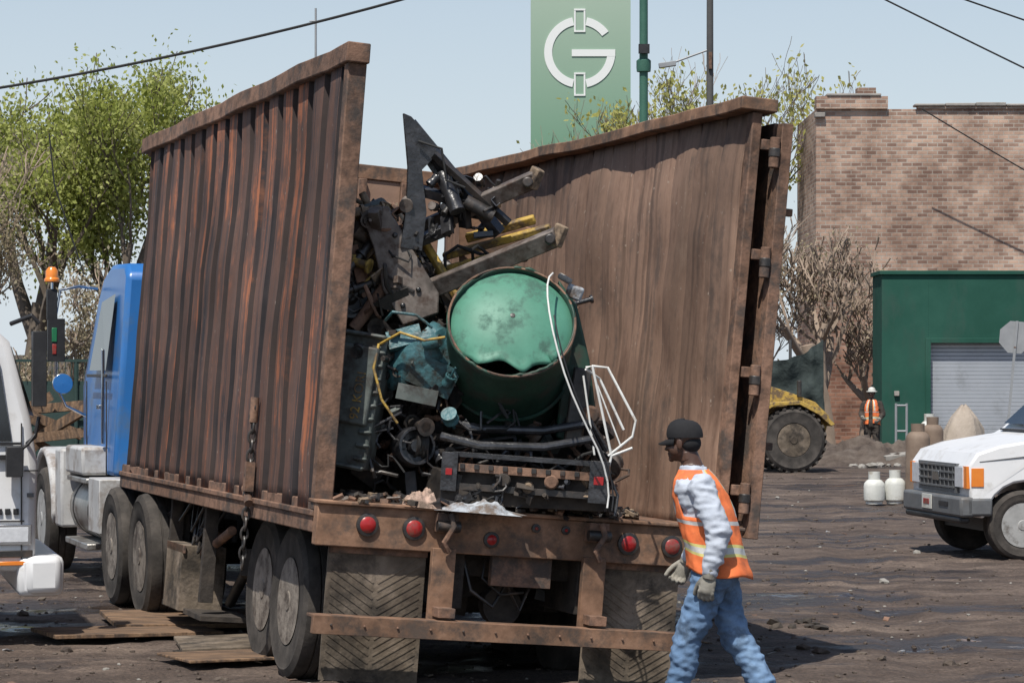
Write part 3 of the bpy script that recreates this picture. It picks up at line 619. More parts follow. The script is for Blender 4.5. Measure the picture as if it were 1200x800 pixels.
t.tube([(-.2,0,2.38),(-.05,-.1,2.44),(.0,-.1,2.38)],.018,'blackpl',8); t.tube([(-.08,0,1.50),(-.03,-.1,1.55),(.0,-.1,1.7)],.016,'blackpl',8)
t.box((.0,-.1,2.05),(.10,.16,.55),'blackpl'); t.box((-.18,-.12,1.37),(.12,.12,.22),'blackpl'); t.tube([(-.02,-.1,1.58),(-.08,-.12,1.5),(-.14,-.12,1.45)],.013,'blackpl',6)
t.obj("mirrors_and_lamps",WT,bevel=.02)
t=MB()
for y,ax in((.18,-1),(2.0,1)):
    wheel(t,(-1.2,y,.5),(0,ax,0),.5,.28,rimr=.55,dish=.2)
    wheel(t,(-5.0,y,.5),(0,ax,0),.5,.28,rimr=.55,dish=.2)
t.box2((-6.5,.5,.6),(-.3,.65,.85),'under'); t.box2((-6.5,1.6,.6),(-.3,1.75,.85),'under')
t.box2((-6.6,0,1.0),(-2.3,2.15,1.15),'blackpl'); t.box2((-6.6,0.0,1.16),(-2.3,.05,2.0),'greywhite'); t.box2((-6.6,2.1,1.16),(-2.3,2.15,2.0),'greywhite'); t.box2((-2.35,.05,1.16),(-2.3,2.1,2.4),'greywhite')
t.obj("chassis_and_bed",WT,bevel=.01)

# ---------------------------------------------------------------- van
VN=empty("white_van",(4.77,28.59,0),(0,0,R(189.2)))
t=MB()
prof=[(-.02,.62),(-.0,1.02),(-.10,1.16),(-.35,1.24),(-.98,1.34),(-1.08,1.40),(-1.72,2.0),(-1.95,2.09),(-2.4,2.13),(-5.3,2.13),(-5.5,2.0),(-5.6,1.2),(-5.6,.5)]
prof=prof[:13]+[(-4.40,.42)]+[(-3.92+.45*math.cos(R(a)),.40+.45*math.sin(R(a))) for a in range(170,9,-16)]+[(-3.44,.42),(-1.14,.42)]+[(-.64+.45*math.cos(R(a)),.40+.45*math.sin(R(a))) for a in range(170,9,-16)]+[(-.15,.45)]
slabx(t,prof,-.98,.98,'white',1.25,2.1,.16)
t.obj("body",VN,bevel=.035)
t=MB()
t.box((.02,0,.58),(.16,2.0,.22),'greypl'); t.box((.03,0,.44),(.12,1.9,.08),'blackpl')
t.box((-.12,.97,.58),(.3,.06,.2),'greypl'); t.box((-.12,-.97,.58),(.3,.06,.2),'greypl')
t.obj("front_bumper",VN,bevel=.03)
t=MB()
t.box((.0,0,.88),(.05,1.3,.32),'greypl')
for z in(.78,.86,.94,1.01): t.box((.03,0,z),(.02,1.2,.022),'greypl')
for i in range(9): t.box((.028,-.56+i*.14,.89),(.02,.02,.26),'greypl')
t.box((.024,0,.885),(.01,1.2,.25),'blackpl'); t.box((.04,0,.89),(.01,.22,.1),'chrome')
for s in(-1,1):
    t.box((.0,s*.74,.90),(.06,.26,.22),'lamp'); t.box((-.03,s*.91,.90),(.1,.12,.24),'amber'); t.box((-.1,s*.975,.90),(.14,.03,.2),'amber')
t.box((.11,-.1,.60),(.012,.32,.16),'propane'); t.box((.118,-.1,.60),(.004,.2,.06),'red')
t.box((.1,.45,.60),(.02,.3,.05),'blackpl')
t.obj("grille_and_lamps",VN,bevel=.006)
t=MB()
t.add([(-1.075,-.82,1.44),(-1.075,.82,1.44),(-1.68,.75,1.99),(-1.68,-.75,1.99)],[(0,1,2,3)],'glass',T=Matrix.Translation((.018,0,.012)))
t.add([(-1.35,.973,1.35),(-2.3,.973,1.35),(-2.3,.845,1.93),(-1.75,.845,1.93)],[(0,1,2,3)],'glass',T=Matrix.Translation((0,.02,0)))
t.add([(-1.35,-.973,1.35),(-2.3,-.973,1.35),(-2.3,-.845,1.93),(-1.75,-.845,1.93)],[(0,1,2,3)],'glass',T=Matrix.Translation((0,-.02,0)))
t.obj("windows",VN,smooth=0)
t=MB()
for s in(-1,1):
    t.box((-1.45,s*1.14,1.42),(.12,.2,.28),'blackpl'); t.cyl((-1.45,s*.95,1.36),(-1.45,s*1.1,1.38),.02,'blackpl')
    t.box((-1.22,s*.985,.95),(.012,.01,.9),'blackpl')
t.box((-1.12,.3,1.43),(.03,.7,.02),'blackpl',rot=(8,0,0)); t.box((-1.05,0,1.385),(.1,1.6,.02),'blackpl')
t.box((-2.9,.985,.85),(2.0,.02,.05),'greypl')
t.box((-.12,0,1.10),(.02,1.7,.012),'blackpl'); t.box((-.62,.978,1.12),(1.0,.012,.012),'greypl',rot=(0,6,0))
t.obj("mirrors_and_trim",VN,bevel=.01)
t=MB()
for x in(-.62,-3.92):
    for s in(-1,1): wheel(t,(x,s*.84,.38),(0,s,0),.38,.25,rim='rimw',rimr=.6,dish=.25)
t.box2((-5.4,-.7,.3),(-.3,.7,.5),'blackpl')
t.obj("wheels",VN)

# ---------------------------------------------------------------- load
LD=empty("scrap_metal_heap")
def Z(x): return 1.23-.08*(x+1.2)
def lb(y,z): return -.98-(y-15.8)*.337+.08*(z-1.23)
h=MB()
pm=['darksteel','darksteel','rust','blackgloss','steelbar','under','tan','steelbar','casing','tan']
def hp(x):
    pts=[(-1.6,3.1),(-1.0,3.1),(-.6,2.95),(-.2,2.75),(.2,2.65),(.45,2.1),(.62,1.6),(.9,1.25)]
    for a,b in zip(pts,pts[1:]):
        if a[0]<=x<=b[0]: return a[1]+(b[1]-a[1])*(x-a[0])/(b[0]-a[0])
    return 1.2
def rr(a,b): return random.uniform(a,b)
def junk(h,x,y,z,m,s=1):
    """one random piece of broken machinery"""
    rot=(rr(0,180),rr(0,180),rr(0,180)); T=Matrix.Translation((x,y,z))@Euler([R(a) for a in rot]).to_matrix().to_4x4(); k=random.random()
    if k<.16: h.box((0,0,0),(rr(.05,.2)*s,rr(.04,.14)*s,rr(.03,.1)*s),m,T=T); h.box((rr(-.05,.05),rr(-.04,.04),.04*s),(.05*s,.08*s,.06*s),m,T=T)
    elif k<.36:
        n=random.randint(4,6); poly=[((rr(.08,.2))*s*math.cos(2*math.pi*i/n),(rr(.06,.17))*s*math.sin(2*math.pi*i/n)) for i in range(n)]; h.prism(poly,'z',-.006,.006,m,T=T)
        if random.random()<.5: h.box((.12*s,0,.04*s),(.012,.18*s,.09*s),m,T=T)
    elif k<.52:
        l=rr(.12,.26)*s; r=rr(.015,.045)*s; h.cyl((0,0,-l),(0,0,l),r,m,seg=12,T=T); h.cyl((0,0,l-.015),(0,0,l),r*1.7,m,seg=12,T=T); h.cyl((0,0,-l*.3),(0,0,-l*.3+.02),r*1.5,m,seg=12,T=T)
    elif k<.62:
        l=rr(.2,.4)*s; a=rr(.03,.05); h.box((0,0,0),(l,a*1.6,.008),m,T=T); h.box((0,a*.8,a*.5),(l,.008,a),m,T=T); h.box((0,-a*.8,a*.5),(l,.008,a),m,T=T)
    elif k<.80:
        r=rr(.045,.12)*s; h.lathe([(0,0),(r*.3,0),(r*.35,.03),(r*.7,.02),(r*.75,.045),(r,.045),(r,.03),(r*.88,.02),(r*.88,0),(r,-.01),(r,-.03),(0,-.03)],(0,0,0),(0,0,1),m,18,T=T); h.cyl((0,0,0),(0,0,rr(.06,.14)),r*.2,m,seg=10,T=T)
        for q in range(5): h.cyl((r*.5*math.cos(q*1.257),r*.5*math.sin(q*1.257),0),(r*.5*math.cos(q*1.257),r*.5*math.sin(q*1.257),.04),.008,m,seg=6,T=T)
    else:
        pts=[Vector((rr(-.2,.2),rr(-.15,.15),rr(-.2,.2)))*s for _ in range(5)]; q=[]
        for a,b in zip(pts,pts[1:]): q+= [a.lerp(b,.25),a.lerp(b,.5),a.lerp(b,.75)]
        h.tube(q,rr(.006,.016),random.choice(['blackgloss','darksteel','rust','cable']),6,T=Matrix.Translation((x,y,z)))
for i in range(480):
    y=rr(16.6,18.0); x=rr(-1.3,.6)-(y-16.8)*.32; 
    top=hp(x+(y-16.8)*.3)-.08; z=rr(Z(x)+.05,top)
    if i<260: z=top-rr(0,.6); z=max(z,Z(x)+.1)
    x=max(x,lb(y,z)+.22)
    junk(h,x,y,z,random.choice(pm))
h.obj("mixed_scrap",LD,bevel=.003)
h=MB()
vs=[];
for (yy,sc) in((16.95,.82),(17.5,.95),(18.4,.9)):
    ring=[]
    for i in range(20):
        x=-1.25+1.9*i/19
        ring.append((x-(yy-16.8)*.33,yy+.06*noise.noise(Vector((x*4,yy,0))),Z(x)+(hp(x)-Z(x))*sc*(.85+.2*noise.noise(Vector((x*3,yy,2))))-.12))
    vs.append(ring)
V=[];F=[]
for r_ in vs: V+= r_
for r_ in vs: V+= [(p[0],p[1],Z(p[0])) for p in r_]
for j in range(2):
    for i in range(19): F.append((j*20+i,j*20+i+1,(j+1)*20+i+1,(j+1)*20+i))
for i in range(19): F.append((i,i+1,60+i+1,60+i))
for j in range(2): F.append((j*20,j*20+20,60+j*20+20,60+j*20)); F.append((j*20+19,j*20+39,60+j*20+39,60+j*20+19))
h.add(V,F,'under'); h.obj("heap_core",LD,smooth=0)
h=MB()
for i in range(80): 
    x=rr(-.85,-.3); z=rr(1.25,1.9); y=rr(16.3,16.7)
    if i>45: x=rr(-.35,.6); z=rr(1.2,1.65)
    junk(h,x,y,z,random.choice(['blackgloss','darksteel','darksteel','under','blackgloss','rust']),.8)
for i in range(22):
    x=rr(-.85,.5); z=rr(1.3,1.8); p=Vector((x,16.25,z)); pts=[p+Vector((rr(-.25,.25),rr(-.08,.08),rr(-.18,.18))) for _ in range(4)]; q=[]
    for a,b in zip(pts,pts[1:]): q+=[a.lerp(b,.25),a.lerp(b,.75)]
    h.tube(q,rr(.007,.014),random.choice(['blackgloss','blackgloss','darksteel','cable']),6)
for p,r,m in(((-1.06,16.5,2.53),.18,'darksteel'),((-1.0,16.6,2.85),.12,'tan'),((-.62,16.3,1.55),.13,'blackgloss')):
    h.lathe([(r*.2,.05),(r*.3,.05),(r*.45,.0),(r*.75,.0),(r*.8,.06),(r*.92,.06),(r,.03),(r,-.12),(r*.9,-.15)],p,(.35,-1,.1),m,28)
for i in range(75):
    junk(h,rr(-1.03,-.66),rr(16.4,16.75),rr(2.2,3.1),random.choice(['tan','tan','tan','rust','darksteel','steelbar','steelbar','yellow']),.75)
h.cyl((-1.02,16.5,2.95),(-.78,16.7,2.80),.055,'steelbar'); h.cyl((-1.02,16.45,2.3),(-.78,16.5,2.62),.04,'rust'); h.cyl((-1.04,16.6,3.02),(-.85,16.8,3.12),.05,'casing')
h.obj("engine_parts",LD,bevel=.004)
FK=empty("forklift_mast_scrap")
h=MB()
def bar(a,b,wd,th,mat,mb):
    a=Vector(a);b=Vector(b);d=(b-a); ln=d.length; d.normalize(); up=Vector((0,-.5,1)); s=d.cross(up).normalized(); u=s.cross(d)
    RM=Matrix((d,s,u)).transposed(); mb.box((a+b)/2,(ln,th,wd),mat,rot=RM)
bar((-.72,16.75,2.90),(.16,16.35,3.26),.11,.07,'steelbar',h); bar((-.55,16.55,2.55),(.29,16.2,2.88),.12,.07,'steelbar',h)
bar((.12,16.36,3.20),(.17,16.33,3.32),.06,.09,'tan',h); bar((.27,16.2,2.82),(.32,16.18,2.95),.05,.09,'tan',h)
h.cyl((.10,16.28,3.23),(.10,16.40,3.23),.035,'darksteel'); h.cyl((.24,16.12,2.86),(.24,16.26,2.86),.035,'darksteel')
bar((-.45,16.8,2.78),(.25,16.6,2.96),.05,.05,'yellow',h); bar((-.5,16.75,2.68),(.2,16.5,2.86),.04,.04,'yellow',h)
bar((-.30,16.8,2.90),(.15,16.7,3.02),.06,.05,'yellow',h); bar((-.62,16.7,2.95),(-.35,16.6,2.5),.05,.05,'yellow',h)
h.prism([(-.98,3.05),(-.80,3.09),(-.62,2.78),(-.47,2.53),(-.47,2.40),(-.70,2.32),(-.83,2.55),(-.89,2.82)],'y',16.42,16.47,'steelbar')
h.prism([(-.35,3.10),(-.1,3.05),(.2,2.95),(.1,2.75),(-.35,2.72)],'y',16.9,16.93,'rustor')
for x_,z_ in((-.75,2.9),(-.6,2.55),(-.7,2.45)): h.cyl((x_,16.40,z_),(x_,16.42,z_),.018,'blackgloss',seg=10)
h.obj("forks",FK,bevel=.01)
h=MB()
T1=Matrix.Translation((0,16.6,0))@Matrix.Rotation(R(14),4,'Z')
h.prism([(-.72,3.68),(-.67,3.66),(-.52,3.50),(-.50,3.42),(-.60,3.32),(-.57,3.05),(-.60,2.80),(-.74,2.82),(-.70,3.1),(-.69,3.34)],'y',-.02,.02,'blackgloss',T=T1)
h.prism([(-.70,3.68),(-.50,3.50),(-.36,3.28),(-.28,3.14),(-.36,3.12),(-.50,3.30),(-.60,3.44)],'y',.06,.09,'blackgloss',T=T1)
bar((-.66,16.5,3.62),(-.08,16.6,2.92),.06,.09,'blackgloss',h); bar((-.5,16.45,3.42),(-.02,16.5,2.98),.04,.05,'darksteel',h)
bar((-.62,16.5,3.2),(-.25,16.55,3.1),.06,.06,'blackgloss',h); bar((-.76,16.5,2.8),(-.4,16.5,2.95),.07,.05,'blackgloss',h)
h.cyl((-.3,16.45,3.12),(-.12,16.45,3.02),.045,'darksteel'); h.cyl((-.45,16.5,3.3),(-.35,16.4,3.05),.05,'blackgloss')
for i in range(30): junk(h,rr(-.55,-.1),rr(16.42,16.6),rr(2.92,3.3),random.choice(['blackgloss','steelbar','blackgloss','darksteel']),.45)
h.tube([(-.6,16.4,3.5),(-.45,16.38,3.45),(-.42,16.38,3.25),(-.3,16.38,3.2)],.009,'cable',6)
h.obj("torn_black_plates",FK,bevel=.005)
# tank
TN=empty("scrap_green_tank")
ax=Vector((.06,-.86,.50)).normalized(); Cn=Vector((0.0,16.1,2.34)); rt=.40
u=Vector((1,0,0)); u=(u-ax*u.dot(ax)).normalized(); wv=ax.cross(u)
if wv.z<0: wv=-wv
vs=[];fs=[];seg=96;lv=[0,-.06,-.2,-.4,-.6,-.8,-.92,-1.0]
for k,l in enumerate(lv):
    for i in range(seg):
        a=2*math.pi*i/seg; rad=rt*(1+.02*math.sin(2*a+.5)+.03*noise.noise(Vector((math.cos(a)*1.5,math.sin(a)*1.5,l*2))))
        if k==len(lv)-1: rad*=.8
        ll=l
        if k==0:
            ll+= .03*noise.noise(Vector((math.cos(a)*2,math.sin(a)*2,3)))+.02*noise.noise(Vector((a*9,1,3)))
            rad*=1.015
        vs.append(Cn+ax*ll+(u*math.cos(a)+wv*math.sin(a))*rad)
for k in range(len(lv)-1):
    for i in range(seg): fs.append((k*seg+i,k*seg+(i+1)%seg,(k+1)*seg+(i+1)%seg,(k+1)*seg+i))
fs.append([(len(lv)-1)*seg+i for i in range(seg)])
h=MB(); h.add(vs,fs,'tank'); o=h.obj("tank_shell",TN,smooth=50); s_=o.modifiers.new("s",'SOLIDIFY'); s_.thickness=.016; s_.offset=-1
h=MB(); vs=[];fs=[];NR=16; SG_=144
def tear(deg):
    d=0
    for c0,wd,dp in((258,26,.17),(296,18,.10),(322,12,.04),(226,12,.04)):
        e=abs(deg-c0)
        if e<wd: d=max(d,dp*(.5+.5*math.cos(math.pi*e/wd)))
    e=abs(deg-268)
    base=.055*(.5+.5*math.cos(math.pi*e/75)) if e<75 else 0
    return base+d
for k in range(NR+1):
    q=k/NR
    for i in range(SG_):
        a=2*math.pi*i/SG_; td=tear(math.degrees(a)); lim=.99-td
        rho=q*lim; bulge=-.075+.17*math.sqrt(max(0,1-rho*rho*.96))
        if td>.03 and q>.8: bulge+=(.04*noise.noise(Vector((a*3,q,5)))+.02)*(q-.8)*5
        vs.append(Cn+ax*(bulge-.03)+(u*math.cos(a)+wv*math.sin(a))*rho*rt)
for k in range(NR):
    for i in range(SG_): fs.append((k*SG_+i,k*SG_+(i+1)%SG_,(k+1)*SG_+(i+1)%SG_,(k+1)*SG_+i))
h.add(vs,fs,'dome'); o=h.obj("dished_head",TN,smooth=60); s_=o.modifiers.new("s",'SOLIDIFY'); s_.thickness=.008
h=MB()
h.lathe([(.016,0),(.016,.012),(.008,.014)],Cn+ax*.065,ax,'darksteel',14)
h.tube([Cn-ax*.0+(u*math.cos(2*math.pi*i/64)+wv*math.sin(2*math.pi*i/64))*rt*1.0 for i in range(64)],.008,'rust',6,closed=True)
h.tube([Cn-ax*.55+(u*math.cos(2*math.pi*i/64)+wv*math.sin(2*math.pi*i/64))*rt*1.015 for i in range(64)],.012,'tank',6,closed=True)
h.tube([Cn+ax*(.067-.17*(1-math.sqrt(1-(q*.9/12)**2*.96)))+wv*rt*.9*q/12 for q in range(1,13)],.0025,'tank',5)
h.obj("fittings",TN)
CS=empty("plastic_machine_casing")
h=MB()
Tc=Matrix.Translation((-1.02,16.2,1.85))@Matrix.Rotation(R(10),4,'Y')@Matrix.Rotation(R(-14),4,'Z')
h.box((0,.1,0),(.34,.2,.86),'casing',T=Tc); h.box((.02,-.02,.1),(.24,.06,.5),'casing',T=Tc)
for i in range(9): h.box((.13,-.0,-.36+i*.085),(.09,.05,.03),'casing',T=Tc)
h.box((-.15,-.01,.0),(.03,.05,.84),'casing',T=Tc); h.box((0,-.01,.42),(.33,.05,.03),'casing',T=Tc); h.box((.0,-.01,-.42),(.33,.05,.03),'casing',T=Tc)
h.cyl((.0,-.05,.30),(.0,.05,.30),.06,'darksteel',T=Tc)
h.obj("ribbed_cover",CS,bevel=.018)
fc=bpy.data.curves.new("stencil_text",'FONT'); fc.body="92 KORI"; fc.size=.085; fc.extrude=.003; fc.materials.append(M['yellow'])
fo=bpy.data.objects.new("stencil_text",fc); COL.objects.link(fo); fo.parent=CS
fo.matrix_local=Tc@Matrix.Translation((.085,-.056,-.12))@Matrix.Rotation(R(90),4,'X')@Matrix.Rotation(R(90),4,'Z')
TL=empty("teal_mower_deck")
h=MB()
rings=[]
for k,(z,rx,ry) in enumerate(((0,.21,.15),(.06,.23,.16),(.12,.22,.15),(.19,.17,.11),(.22,.08,.06))):
    rings.append([Vector((-.58+rx*math.cos(R(a))*(1+.1*math.sin(3*R(a))),16.35+ry*math.sin(R(a))-z*.4,1.98+z*1.3+.08*math.cos(R(a)))) for a in range(0,360,15)])
h.loft(rings,'teal')
h.box((-.5,16.2,2.0),(.3,.03,.2),'teal',rot=(10,25,8)); h.box((-.68,16.22,2.24),(.22,.05,.12),'teal',rot=(-20,-15,0)); h.box((-.4,16.25,2.18),(.1,.06,.3),'teal',rot=(0,30,20)); h.box((-.6,16.18,1.88),(.26,.02,.1),'casing',rot=(0,12,0))
h.cyl((-.55,16.15,2.2),(-.45,16.1,2.22),.04,'teal')
h.tube([(-.83,16.15,2.2),(-.7,16.05,2.27),(-.55,16.02,2.22),(-.42,16.05,2.24)],.009,'yellow',8)
h.tube([(-.84,16.15,2.2),(-.87,16.1,2.05),(-.82,16.08,1.85),(-.72,16.1,1.7)],.009,'yellow',8)
h.tube([(-.8,16.2,2.35),(-.75,16.1,2.4),(-.6,16.08,2.38),(-.5,16.1,2.3)],.01,'teal',8)
for i in range(18): junk(h,rr(-.8,-.38),rr(16.12,16.3),rr(1.72,2.3),random.choice(['teal','casing','blackgloss','darksteel','under','teal']),.5)
h.obj("shell",TL,bevel=.006)
h=MB()
h.prism([(.30,2.62),(.42,2.45),(.50,2.1),(.55,1.7),(.42,1.55),(.28,1.6),(.33,2.1)],'y',16.5,16.9,'tank')
h.box((.40,16.35,2.53),(.11,.04,.09),'rag',rot=(10,20,0)); h.box((.34,16.4,2.62),(.1,.06,.04),'concrete',rot=(0,30,0))
h.box((.42,16.4,1.8),(.12,.1,.5),'darksteel',rot=(0,8,0)); h.cyl((.5,16.3,1.75),(.5,16.45,1.75),.06,'rust')
h.obj("crushed_appliance_panel",LD,bevel=.015)
CB=empty("crushed_truck_bumper")
h=MB()
Tb=Matrix.Translation((.07,16.0,1.40))@Matrix.Rotation(R(4),4,'Y')@Matrix.Rotation(R(-6),4,'Z')
h.box((0,.0,.0),(.98,.06,.05),'rust',T=Tb); h.box((0,.02,-.12),(.98,.05,.04),'darksteel',T=Tb); h.box((0,.04,-.06),(.96,.03,.14),'under',T=Tb)
h.box((.0,.06,.08),(.9,.14,.03),'blackgloss',T=Tb); h.box((-.46,.0,-.03),(.10,.1,.24),'blackgloss',T=Tb); h.box((.48,.0,-.03),(.12,.12,.26),'blackgloss',T=Tb)
h.lathe([(.02,0),(.04,0),(.045,.03),(.035,.04),(.02,.04)],Tb@Vector((-.12,-.0,-.06)),(0,-1,0),'under',18); h.lathe([(.02,0),(.04,0),(.045,.03),(.035,.04),(.02,.04)],Tb@Vector((.18,-.0,-.05)),(0,-1,0),'rust',18)
h.box((.48,-.065,-.02),(.06,.02,.05),'red',T=Tb); h.box((-.46,-.055,-.03),(.04,.02,.04),'red',T=Tb)
for i in range(9): h.box((-.38+i*.09,-.035,.01),(.03,.012,.03),'darksteel',T=Tb)
for i in range(16): junk(h,rr(-.35,.5),15.98,rr(1.22,1.36),random.choice(['rust','under','blackgloss','tan']),.3)
h.obj("bumper_beam",CB,bevel=.008)
h=MB()
for y,zz,sx in((16.15,1.62,.9),(16.3,1.72,1.1)):
    h.tube([(-.45,y,zz),(-.2,y-.04,zz-.06),(.2,y-.05,zz-.07),(.5,y,zz-.02),(.6,y+.1,zz-.2)],.028,'blackgloss',10)
h.box((.1,16.25,1.22),(1.1,.4,.1),'under',rot=(0,3,2)); h.box((-.4,16.2,1.3),(.2,.3,.2),'darksteel',rot=(5,10,20))
h.tube([(.58,16.0,1.15),(.62,15.98,1.35),(.66,16.0,1.25),(.64,15.95,1.12)],.012,'blackgloss',6)
h.obj("chassis_tubes",CB,bevel=.01)
WF=empty("white_wire_chair_frame")
h=MB()
yy=15.95
def wl(pts,r=.011): h.tube([(p[0],yy+p[2] if len(p)>2 else yy,p[1]) for p in pts],r*.75,'whitewire',8)
wl([(.46,2.05),(.50,2.06),(.62,1.5),(.60,1.42)]); wl([(.50,2.06,.1),(.60,2.05,.1),(.77,1.72,.0),(.75,1.62,0),(.60,1.50,0)])
wl([(.46,2.04),(.55,1.98,.1),(.70,1.66,.1)]); wl([(.62,1.5),(.75,1.55)]); wl([(.45,2.0,.2),(.52,1.5,.2)],.009)
wl([(.52,1.98,.1),(.68,1.56,.08)],.007); 
h.obj("frame_wires",WF)
CBL=empty("loose_cable")
h=MB()
pts=[(.27,16.2,2.66),(.22,15.95,2.60),(.22,15.8,2.45),(.26,15.7,2.22),(.34,15.68,1.95),(.45,15.7,1.7),(.55,15.72,1.5),(.60,15.75,1.3),(.58,15.72,1.15)]
q=[]
for a,b in zip(pts,pts[1:]): a=Vector(a);b=Vector(b);q+=[a.lerp(b,.25),a.lerp(b,.75)]
h.tube(q,.006,'whitewire',8); h.tube([p+Vector((.03,.05,-.02)) for p in q[4:]],.005,'blackpl',6)
h.obj("cable",CBL)
def cloth(name,cx,cy,cz,sx,sy,hgt,mat,seed,slope=-.08):
    m=MB();n=34;vs=[];fs=[]
    for i in range(n):
        for j in range(n):
            a=(i/(n-1)-.5)*2;b=(j/(n-1)-.5)*2; ed=max(0,1-(a*a+b*b)**.5)
            z=hgt*(min(1,ed*2.2))*(.55+.5*noise.noise(Vector((a*1.8,b*1.8,seed)))+.35*abs(noise.noise(Vector((a*4,b*4,seed+1)))))
            rx=1+.35*noise.noise(Vector((a*2,b*2,seed+3)))
            vs.append((cx+a*sx*rx,cy+b*sy*(1+.35*noise.noise(Vector((a*2,b*2,seed+8)))),cz+a*sx*rx*slope+max(0,z)+.002))
    for i in range(n-1):
        for j in range(n-1): fs.append((i*n+j,(i+1)*n+j,(i+1)*n+j+1,i*n+j+1))
    m.add(vs,fs,mat); return m.obj(name,smooth=60)
cloth("white_rag",-.20,15.92,1.15,.26,.14,.08,'rag',3); cloth("pink_rag",-.56,15.98,1.18,.13,.13,.13,'ragp',17)
d=MB()
for i in range(260):
    x=rr(-1.1,.8); y=rr(15.75,16.4)+ (x+1.2)*.33-.1
    d.box((x,y,Z(x)+rr(.01,.05)),(rr(.02,.12),rr(.01,.05),rr(.006,.03)),random.choice(['rust','darksteel','tan','under','blackgloss','under','steelbar']),rot=(rr(-30,30),rr(-30,30),rr(0,180)))
d.obj("deck_debris",smooth=0)

# ---------------------------------------------------------------- people
def build_eval(mb,name,parent,voxel,smooth_it,mats,classify,wr=0,wsc=9):
    o=mb.obj("tmp",None,smooth=0)
    r=o.modifiers.new("r",'REMESH'); r.mode='VOXEL'; r.voxel_size=voxel
    s=o.modifiers.new("s",'SMOOTH'); s.iterations=smooth_it; s.factor=.5
    dg=bpy.context.evaluated_depsgraph_get(); dg.update()
    me=bpy.data.meshes.new_from_object(o.evaluated_get(dg))
    bpy.data.objects.remove(o)
    me.name=name
    if wr:
        ns=[v.normal.copy() for v in me.vertices]
        for v,n in zip(me.vertices,ns):
            cl=classify(v.co); c_=v.co
            a=wr*.5*noise.noise(c_*5)+wr*.8*(.35-abs(noise.noise(Vector((c_.x*7+c_.z*6,c_.y*7,c_.z*15-c_.x*5)))))+wr*.4*noise.noise(Vector((c_.x*22,c_.y*22,c_.z*34)))
            v.co+=n*a*cl[1]
    me.materials.clear()
    for m in mats: me.materials.append(M[m])
    for p in me.polygons: p.material_index=classify(p.center)[0]; p.use_smooth=True
    ob=bpy.data.objects.new(name,me); COL.objects.link(ob); ob.parent=parent; return ob
def cap(mb,a,b,r0,r1,seg=18):
    mb.cyl(a,b,r0,'shirt',r2=r1,seg=seg); mb.sph(a,r0*.995,'shirt',seg=seg,rings=12); mb.sph(b,r1*.995,'shirt',seg=seg,rings=12)
def segd(p,a,b,r0,r1):
    a=Vector(a);b=Vector(b);d=b-a;t_=max(0,min(1,(p-a).dot(d)/d.length_squared)); return (p-(a+d*t_)).length-(r0+(r1-r0)*t_)
def hand(name,parent,wrist,dirv,side,palmn,mat,scale=1,curl=35,thumbside=1):
    m=MB(); d=Vector(dirv).normalized(); s=Vector(side); s=(s-d*s.dot(d)).normalized(); n=d.cross(s); 
    if n.dot(Vector(palmn))<0: n=-n
    w0=Vector(wrist)
    RM=Matrix((s,n,d)).transposed()
    m.sph(w0+d*.05*scale,(.042*scale,.022*scale,.055*scale),mat,rot=RM); m.sph(w0+d*.075*scale,(.043*scale,.02*scale,.035*scale),mat,rot=RM)
    m.cyl(w0-d*.04,w0+d*.03,.042*scale,mat,r2=.034*scale)
    for k,(off,ln) in enumerate(((.032,.078),(.011,.088),(-.011,.082),(-.031,.064))):
        p=w0+d*.092*scale+s*off*scale; ang=R(curl*.6); 
        for j,fr in enumerate((.45,.32,.23)):
            dd=(d*math.cos(ang)+n*math.sin(ang)); q=p+dd*ln*fr*scale; r0=(.0125-.001*j)*scale
            m.cyl(p,q,r0,mat,r2=r0*.93,seg=10); m.sph(p,r0*1.0,mat,seg=10,rings=6); m.sph(q,r0*.93,mat,seg=10,rings=6); p=q; ang+=R(curl)
    p=w0+d*.03*scale+s*.03*scale
    for j,(ln,al) in enumerate(((.045,.6),(.032,.3),(.025,.1))):
        dd=(d+s*al+n*.45).normalized(); q=p+dd*ln*scale; r0=(.0145-.0015*j)*scale; m.cyl(p,q,r0,mat,r2=r0*.93,seg=10); m.sph(p,r0,mat,seg=10,rings=6); m.sph(q,r0*.93,mat,seg=10,rings=6); p=q
    return build_eval(m,name,parent,.0042,2,[mat],lambda c:(0,1))
